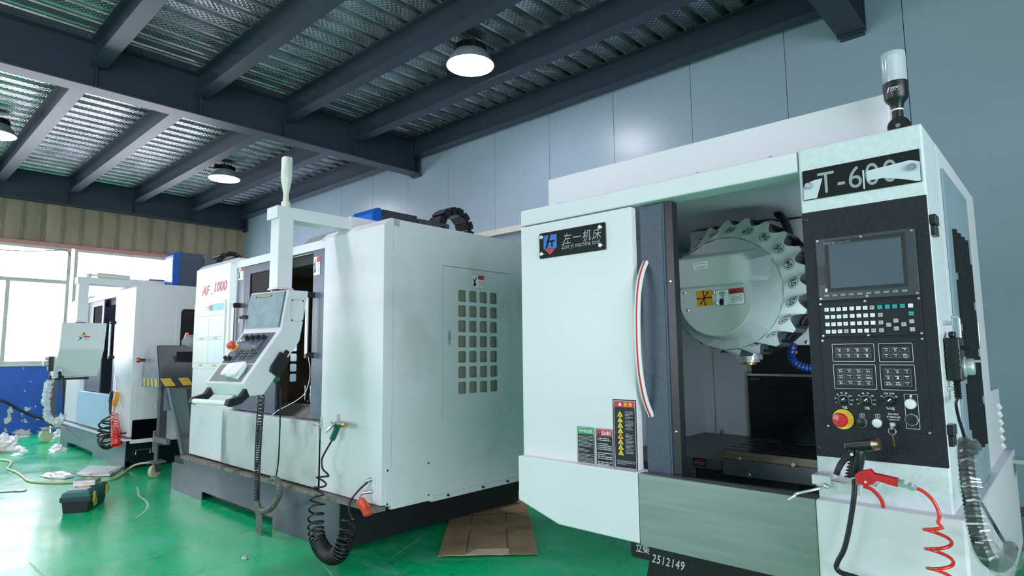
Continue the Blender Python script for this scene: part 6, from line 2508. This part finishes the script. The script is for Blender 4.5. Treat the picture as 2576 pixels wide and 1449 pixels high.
# inclined trough
b = MB()
t0_, t1_ = Vector((-7.914, 2.55, 0.995)), Vector((-7.478, 2.55, 0.248))
b.add([(-7.62, 2.50, zb), (-7.06, 2.50, zb), (-7.06, 3.4, zb), (-7.62, 3.4, zb), (-7.40, 2.62, .26), (-7.06, 2.62, .26), (-7.06, 3.4, .26), (-7.40, 3.4, .26)],
      [(0, 1, 5, 4), (1, 2, 6, 5), (2, 3, 7, 6), (3, 0, 4, 7), (0, 3, 2, 1), (4, 5, 6, 7)])
tr_ = b.build('inclined_trough', mat('speckled dark grey enamel', (60, 64, 70), .42, var=.1, speck=(88, 92, 96), speck_scale=90), G)
b = MB()
b.prism([(-7.635, 2.49, zb), (-7.575, 2.49, zb), (-7.345, 2.61, .20), (-7.405, 2.61, .20)], (0, .05, 0))
b.build('edge_flange', M['conv_end'], tr_)
# leg, crossbar and caster
b = MB()
b.box(-7.80, -7.72, 2.46, 2.54, .36, zb)
lg = b.build('leg', M['conv'], G, bevel=.003)
b = MB()
b.box(-7.84, -7.80, 2.44, 2.48, .28, .52)
b.box(-7.80, -7.40, 2.44, 2.48, .40, .46)
b.cyl((-7.79, 2.47, .18), (-7.79, 2.47, .40), .022, n=10)
b.box(-7.87, -7.70, 2.41, 2.55, .165, .185)
b.build('crossbar', mat('dusty grey steel', (96, 98, 100), .5, var=.1), lg)
b = MB()
b.m(0).prism([(-7.84, 2.44, .165), (-7.74, 2.44, .165), (-7.77, 2.47, .06), (-7.82, 2.47, .06)], (0, .06, 0))
b.m(1).lathe([(.068, -.022), (.072, -.015), (.072, .015), (.068, .022)], (-7.80, 2.46, .072), (1, .55, 0), 24)
b.m(0).prism([(-7.92, 2.42, .135), (-7.84, 2.42, .150), (-7.84, 2.50, .150), (-7.92, 2.50, .135)], (0, 0, .012))
b.build('caster', [mat('caster steel', (84, 86, 88), .45, metal=.4), mat('cream caster wheel', (196, 186, 160), .5)], lg)
# rag and orange nozzle behind the conveyor belong to the far machine
b = MB()
q = Vector((-8.018, 2.8, 1.596))
b.m(0).tube([q + Vector((0, 0, -.12)), q + Vector((.02, 0, -.04))], .03, 8)
b.m(1).tube([q + Vector((.02, 0, -.04)), q + Vector((.06, 0, .0)), q + Vector((.05, 0, .05))], [.03, .034, .022], 8)
b.m(2).ball((q.x + .18, q.y, e4[2] + .03), .10, 24)
b.build('nozzle_cluster', [M['print_blue'], M['coil_orange'], M['print_grey']], head, smooth=True)

# second conveyor stand behind the far machine
G = thing('conveyor_stand', 'dark post on a cream caster beyond the far pendant', 'stand', (-12.5, 2.40, 0))
p0, p1 = Vector((-12.4, 2.341, 0.81)), Vector((-12.4, 2.383, 0.166))
b = MB()
b.box(-12.45, -12.35, p0.y - .06, p0.y + .05, .26, 1.12)
b.prism([(-12.4, p0.y + .05, 1.12), (-12.4, p0.y + .16, 1.12), (-12.4, p0.y + .30, .35), (-12.4, p0.y + .22, .35)], (-.06, 0, 0))
b.build('post', M['conv'], G)
b = MB()
b.box(-12.52, -12.3, p0.y - .13, p0.y + .12, .215, .235)
b.cyl((-12.4, p0.y, .15), (-12.4, p0.y, .28), .03, n=10)
b.build('foot_plate', M['steel'], G)
b = MB()
b.lathe([(.10, -.03), (.105, 0), (.10, .03)], (-12.4, p0.y - .05, .105), (1, .25, 0), 24)
b.build('caster', mat('cream caster wheel', (214, 210, 176), .5), G)
b = MB()
b.box(-12.47, -12.36, p0.y - .05, p0.y + .05, .95, 1.12)
b.build('black_motor', M['black_plastic'], G)

# black cable drooping along the blue wall
b = MB()
b.tube(spline([(-13.9, 1.77, 0.666), (-13.9, 1.963, 0.592), (-13.9, 2.164, 0.44), (-13.9, 2.369, 0.319), (-13.8, 2.557, 0.253)], 6), .022, 8)
b.build('black_cable', M['black_rubber'], label='thick black cable drooping along the blue wall', cat='cable', smooth=True)
b = MB()
b.tube(spline([(-13.96, 1.616, 3.28), (-13.96, 2.003, 3.297), (-13.96, 2.35, 3.337), (-13.96, 2.682, 3.384), (-13.96, 2.769, 3.279)], 6), .008, 6)
b.build('window_wire', M['black_rubber'], label='thin wire sagging across the top of the window', cat='wire', smooth=True)

# ---- things on the floor
# toolbox
G = thing('toolbox', 'green and black plastic toolbox with yellow latches on the green floor', 'toolbox', (-6.75, 1.60, 0))
ta = math.radians(58.5)
Mt = Matrix(((math.cos(ta), -math.sin(ta), 0, -6.643), (math.sin(ta), math.cos(ta), 0, 1.366), (0, 0, 1.24, 0), (0, 0, 0, 1)))
b = MB(Mt)
b.add([(.012, .012, 0), (.20, .012, 0), (.20, .43, 0), (.012, .43, 0), (0, 0, .10), (.215, 0, .10), (.215, .45, .10), (0, .45, .10)],
      [(0, 1, 5, 4), (1, 2, 6, 5), (2, 3, 7, 6), (3, 0, 4, 7), (0, 3, 2, 1), (4, 5, 6, 7)])
bx = b.build('box_body', mat('black toolbox plastic', (26, 30, 34), .5, var=.1), G, bevel=.006)
b = MB(Mt)
b.box(-.010, .225, -.010, .46, .078, .112)
b.build('lid_rim', mat('slate lid rim', (38, 50, 56), .45, var=.1), bx, bevel=.004)
b = MB(Mt)
b.add([(-.006, -.006, .110), (.221, -.006, .110), (.221, .456, .110), (-.006, .456, .110), (.006, .006, .140), (.209, .006, .140), (.209, .444, .140), (.006, .444, .140), (.03, .04, .152), (.185, .04, .152), (.185, .42, .152), (.03, .42, .152)],
      [(0, 1, 5, 4), (1, 2, 6, 5), (2, 3, 7, 6), (3, 0, 4, 7), (4, 5, 9, 8), (5, 6, 10, 9), (6, 7, 11, 10), (7, 4, 8, 11), (8, 9, 10, 11)])
b.build('lid', mat('dark teal lid plastic', (16, 92, 90), .35, var=.06), G)
b = MB(Mt)
b.box(.035, .18, .05, .15, .152, .157)
b.build('clear_compartment', mat('frosted compartment lid', (186, 204, 218), .2, var=.05), G, bevel=.002)
for y in (.06, .37):
    b = MB(Mt)
    b.prism([(.221, y, .135), (.232, y, .128), (.236, y, .085), (.226, y, .060), (.221, y, .060)], (0, .045, 0))
    b.build('latch', M['hazard_yellow'], G, bevel=.002)
b = MB(Mt)
b.box(.211, .2145, .12, .20, .02, .07)
b.build('yellow_label', mat('yellow green label', (176, 184, 84), .5, var=.15, scale=40), bx)
b = MB(Mt)
b.m(0).box(.05, .10, .19, .30, .153, .156)
b.m(1).box(.10, .15, .17, .23, .153, .157)
b.build('handle_recess', [M['print_white'], M['hazard_yellow']], G)
# white box on the toolbox
b = MB(Mt)
b.m(0).box(.015, .185, .20, .36, .158, .196)
b.m(1).box(.017, .183, .201, .358, .196, .1975)
b.m(2).box(.1855, .1865, .215, .35, .166, .190)
b.m(3).box(.09, .12, .27, .33, .1976, .1982)
b.build('small_box', [mat('white and red carton', (226, 224, 224), .5, var=.05, dirt=(200, 110, 110), dirt_scale=14, dirt_amt=.5), mat('grey blue carton top', (110, 122, 130), .5), mat('grey window strip', (110, 128, 128), .3), M['print_yellow']], label='small flat white carton lying on the toolbox', cat='box')
# spanner
b = MB()
w0, w1 = Vector((-8.284, 0.99, 0.012)), Vector((-8.112, 1.286, 0.012))
w2 = Vector((-8.118, 1.364, 0.012))
dv = (w1 - w0).normalized()
sv = Vector((-dv.y, dv.x, 0))
up_ = Vector((0, 0, 1))
b.prism([w0 - sv * .014 - up_ * .010, w0 + sv * .014 - up_ * .010, w1 + sv * .012 - up_ * .010, w1 - sv * .012 - up_ * .010], (0, 0, .012))
jaw = [(-.01, -.012), (.02, -.034), (.055, -.036), (.085, -.022), (.083, -.012), (.040, -.012), (.034, 0), (.040, .012), (.083, .012), (.08, .026), (.055, .036), (.02, .032), (-.01, .012)]
b.prism([w1 + dv * x + sv * y - up_ * .010 for x, y in jaw], (0, 0, .012))
b.build('spanner', mat('chrome spanner steel', (168, 172, 176), .28, metal=.85, var=.08), bevel=.003, label='open ended steel spanner lying on the floor near the toolbox', cat='spanner')
# yellow hose
b = MB()
yh = spline([(-11.075, 1.376, 0.012), (-10.728, 1.498, 0.012), (-10.408, 1.565, 0.012), (-10.035, 1.504, 0.012), (-9.768, 1.447, 0.012), (-9.421, 1.473, 0.012), (-8.98, 1.472, 0.012), (-8.643, 1.468, 0.012), (-8.406, 1.544, 0.012), (-8.203, 1.7, 0.012), (-8.116, 1.88, 0.012), (-7.991, 2.025, 0.012), (-8.035, 2.142, 0.012), (-8.238, 2.267, 0.012), (-8.55, 2.421, 0.021), (-8.45, 2.475, 0.072), (-8.3, 2.558, 0.098), (-8.1, 2.624, 0.114)], 8)
b.tube(yh, .012, 8)
b.build('yellow_hose', mat('pale yellow hose', (214, 204, 156), .4, var=.08), label='pale yellow hose winding across the green floor', cat='hose', smooth=True)


def sheet(name, pts, h, m_, label, cat, seed, jag=.012):
    rn = random.Random(seed)
    P = [Vector(p) for p in pts]
    c = sum(P, Vector()) / len(P)
    vs = [Vector((c.x, c.y, h * .9))]
    rings_ = 5
    n = len(P)
    for r_ in range(1, rings_ + 1):
        for k in range(n * 3):
            a, b_ = P[k // 3], P[(k // 3 + 1) % n]
            q = a.lerp(b_, (k % 3) / 3)
            q = c.lerp(q, r_ / rings_)
            z = h * .8 + rn.uniform(-.5, .5) * h if r_ < rings_ else .004 + rn.uniform(0, .4) * h
            vs.append(Vector((q.x + rn.uniform(-jag, jag), q.y + rn.uniform(-jag, jag), z)))
    m = n * 3
    fs = [(0, 1 + k, 1 + (k + 1) % m) for k in range(m)]
    for r_ in range(rings_ - 1):
        for k in range(m):
            k2 = (k + 1) % m
            fs.append((1 + r_ * m + k, 1 + r_ * m + k2, 1 + (r_ + 1) * m + k2, 1 + (r_ + 1) * m + k))
    vs += [Vector((v.x, v.y, 0.001)) for v in vs[1 + (rings_ - 1) * m:]]
    o1 = 1 + (rings_ - 1) * m
    o2 = 1 + rings_ * m
    for k in range(m):
        k2 = (k + 1) % m
        fs.append((o1 + k, o1 + k2, o2 + k2, o2 + k))
    fs.append(tuple(o2 + k for k in range(m))[::-1])
    b = MB()
    b.add(vs, fs)
    o = b.build(name, m_, label=label, cat=cat, smooth=True)
    sm = o.modifiers.new('soft', 'SUBSURF')
    sm.levels = sm.render_levels = 1
    return o


b = MB()
fp = [Vector((-8.633, 1.909, 0.03)), Vector((-9.099, 2.143, 0.03)), Vector((-8.72, 2.386, 0.03)), Vector((-8.577, 2.335, 0.03)), Vector((-8.271, 2.147, 0.03)), Vector((-8.44, 1.978, 0.03))]
fc = sum(fp, Vector()) / 6
b.m(1).prism([Vector((q.x, q.y, .004)) for q in fp], (0, 0, .030))
b.m(0).prism([fc + (q - fc) * .86 + Vector((0, 0, .004)) for q in fp], (0, 0, .006))
b.build('flat_package', [mat('white foam sheet', (232, 234, 238), .4, var=.03), M['bag_pink']], bevel=.006, label='flat panel wrapped in red printed white film on the floor before the far machine', cat='package')
sheet('plastic_bag', [(-8.9, 1.604, 0.02), (-9.061, 1.684, 0.02), (-9.024, 1.842, 0.02), (-8.791, 1.908, 0.02), (-8.542, 1.871, 0.02), (-8.457, 1.768, 0.02), (-8.674, 1.644, 0.02)], .03, M['bag_pink'], 'crumpled red printed white bag lying behind the toolbox', 'bag', 7, .02)
b = MB()
q = Vector((-11.768, 1.654, 0))
crumple(b, (q.x, q.y, 0), .30, .24, .26, 21, 10)
q = Vector((-11.41, 1.713, 0))
b.build('plastic_bag', M['bag_pink'], label='big crumpled white bag cut off by the picture edge', cat='bag')
sheet('plastic_bag', [(-13.19, 1.874, 0.02), (-13.304, 2.088, 0.02), (-12.746, 1.994, 0.02), (-12.399, 1.883, 0.02), (-12.57, 1.799, 0.02)], .10, M['bag'], 'loose white plastic film slumped by the blue wall', 'film', 9, .03)
b = MB()
q = Vector((-11.191, 2.215, 0))
crumple(b, (q.x, q.y, 0), .17, .12, .10, 12, 7)
b.build('crumpled_paper', M['bag'], label='crumpled white scrap alone on the green floor before the far machine', cat='scrap')
q = Vector((-12.672, 2.53, 0))
b = MB()
crumple(b, (q.x - .15, q.y, 0), .18, .14, .16, 14, 7)
b.build('crumpled_paper', M['bag'], label='crumpled white scrap beside the cream caster', cat='scrap')
for k, (p_, l_) in enumerate((((-11.838, 1.887, 0), 'small torn white scrap by the big bag, the nearer to the blue wall'), ((-11.508, 1.864, -0), 'small torn white scrap by the big bag, the middle one'), ((-11.15, 1.747, 0), 'small torn white scrap by the big bag, the farthest from the blue wall'))):
    b = MB()
    crumple(b, (p_[0], p_[1], 0), .12, .07, .03, 30 + k, 5)
    b.build('paper_scrap', M['bag'], label=l_, cat='scrap', group='paper scraps on the floor')
sheet('paper_sheet', [(-13.554, 2.094, 0.005), (-14.058, 2.225, 0.005), (-13.677, 2.322, 0.005), (-13.373, 2.175, 0.005)], .008, M['print_white'], 'flat white paper sheet lying at the foot of the blue wall', 'paper', 15, .01)
# cardboard
b = MB()
cA, cB, cC, cD = Vector((-3.264, 2.787, 0)), Vector((-2.78, 3.259, 0)), Vector((-4.143, 4.652, 0)), Vector((-4.476, 4.063, 0))
n = 8
vs = []
for i in range(n + 1):
    for j in range(n + 1):
        p_ = cA.lerp(cB, i / n).lerp(cD.lerp(cC, i / n), j / n)
        z = .006 + .006 * abs(math.sin(i * 1.3)) * (j == 0) + .004 * (j in (3, 5))
        vs.append((p_.x, p_.y, z))
fs = [(i * (n + 1) + j, i * (n + 1) + j + 1, (i + 1) * (n + 1) + j + 1, (i + 1) * (n + 1) + j) for i in range(n) for j in range(n)]
b.add(vs, fs)
cb = b.build('cardboard_sheet', M['card'], label='flattened brown cardboard on the floor between the grille machine and the near machine', cat='cardboard')
so = cb.modifiers.new('s', 'SOLIDIFY')
so.thickness = .005
so.offset = -1
eA, eB = cA.lerp(cB, .40), cA.lerp(cB, .71)
dn = (cD - cA).normalized()
b = MB()
b.add([eA + up_ * .012, eB + up_ * .012, eB + dn * .09 + up_ * .022, eA + dn * .09 + up_ * .022, cA.lerp(cB, .27) + up_ * .014, cA.lerp(cB, .36) + dn * .08 + up_ * .02], [(0, 1, 2, 3), (0, 3, 5, 4)])
o_ = b.build('torn_flap', mat('pale torn card', (204, 184, 160), .85, var=.08), cb)
o_.modifiers.new('s', 'SOLIDIFY').thickness = .003
b = MB()
for i, t in enumerate((.28, .70)):
    a_, c_ = cA.lerp(cB, t), cD.lerp(cC, t)
    d2 = (cB - cA).normalized() * .004
    b.add([a_ - d2 + up_ * .0135, a_ + d2 + up_ * .0135, c_ + d2 + up_ * .0135, c_ - d2 + up_ * .0135], [(0, 1, 2, 3)])
for t, s0, s1 in ((.33, .70, .99), (.55, .70, .99), (.56, .02, .70)):
    a_, c_ = cA.lerp(cD, t), cB.lerp(cC, t)
    p0_, p1_ = a_.lerp(c_, s0), a_.lerp(c_, s1)
    d2 = dn * .008
    b.add([p0_ - d2 + up_ * .0135, p0_ + d2 + up_ * .0135, p1_ + d2 + up_ * .0135, p1_ - d2 + up_ * .0135], [(0, 1, 2, 3)])
b.build('crease', mat('dark card crease', (112, 92, 72), .9), cb)
# hoses behind and under the grille machine
G = thing('floor_hose', 'black hoses and frame under the rear of the grille machine', 'hose', (-4.6, 5.0, 0))
b = MB()
b.tube(spline([(-4.2, 4.566, 0.217), (-4.2, 4.553, 0.085), (-4.2, 4.522, -0.024), (-4.2, 4.437, -0.021), (-4.3, 4.374, 0.013), (-4.4, 4.255, 0.079), (-4.6, 4.176, 0.092)], 6), .035, 10)
b.build('thick_hose', M['black_rubber'], G, smooth=True)
b = MB()
b.tube(spline([(-4.2, 4.647, 0.109), (-4.2, 4.634, 0.022), (-4.2, 4.562, -0.039), (-4.2, 4.51, -0.037)], 6), .02, 8)
b.tube(spline([(-4.2, 4.541, 0.098), (-4.2, 4.327, 0.124), (-4.2, 4.011, 0.167)], 6), .026, 8)
b.build('thin_hose', M['black_rubber'], G, smooth=True)
b = MB()
p_ = (-4.3, 4.331, 0.141)
b.box(p_[0] - .06, p_[0] + .06, p_[1] - .09, p_[1] + .09, p_[2] - .12, p_[2] + .06)
b.build('support_block', M['black_and_shade'], G)

# scuffs scratched through the floor enamel
scf = mat('pale floor scuff', (164, 214, 196), .5, var=.1)


def scuff(pts, w_):
    P = spline(pts, 8)
    b = MB()
    vs = []
    for i, q in enumerate(P):
        t = (P[min(i + 1, len(P) - 1)] - P[max(i - 1, 0)]).normalized()
        s_ = Vector((-t.y, t.x, 0)) * w_ * (.4 + .6 * math.sin(math.pi * (i + .5) / len(P)))
        vs += [q - s_, q + s_]
    b.add(vs, [(2 * i, 2 * i + 1, 2 * i + 3, 2 * i + 2) for i in range(len(P) - 1)])
    b.build('scuff', scf, floor)


scuff([(-7.407, 2.174, 0.001), (-7.198, 2.129, 0.001), (-6.905, 2.055, 0.001), (-6.631, 2.03, 0.001), (-6.388, 1.977, 0.001), (-6.173, 1.882, 0.001), (-5.977, 1.758, 0.001)], .012)
scuff([(-3.504, 2.586, 0.001), (-3.561, 2.712, 0.001), (-3.688, 2.976, 0.001)], .004)
scuff([(-3.689, 2.191, 0.001), (-3.563, 2.158, 0.001), (-3.496, 2.135, 0.001)], .006)
scuff([(-5.259, 0.932, 0.001), (-5.061, 0.934, 0.001), (-4.869, 0.942, 0.001)], .008)
b = MB()
q = (-4.231, 1.92, 0)
crumple(b, (q[0], q[1], 0), .03, .02, .025, 44, 5)
b.build('metal_chip', M['steel'], label='small curled metal chip lying alone on the green floor before the black coil', cat='scrap')
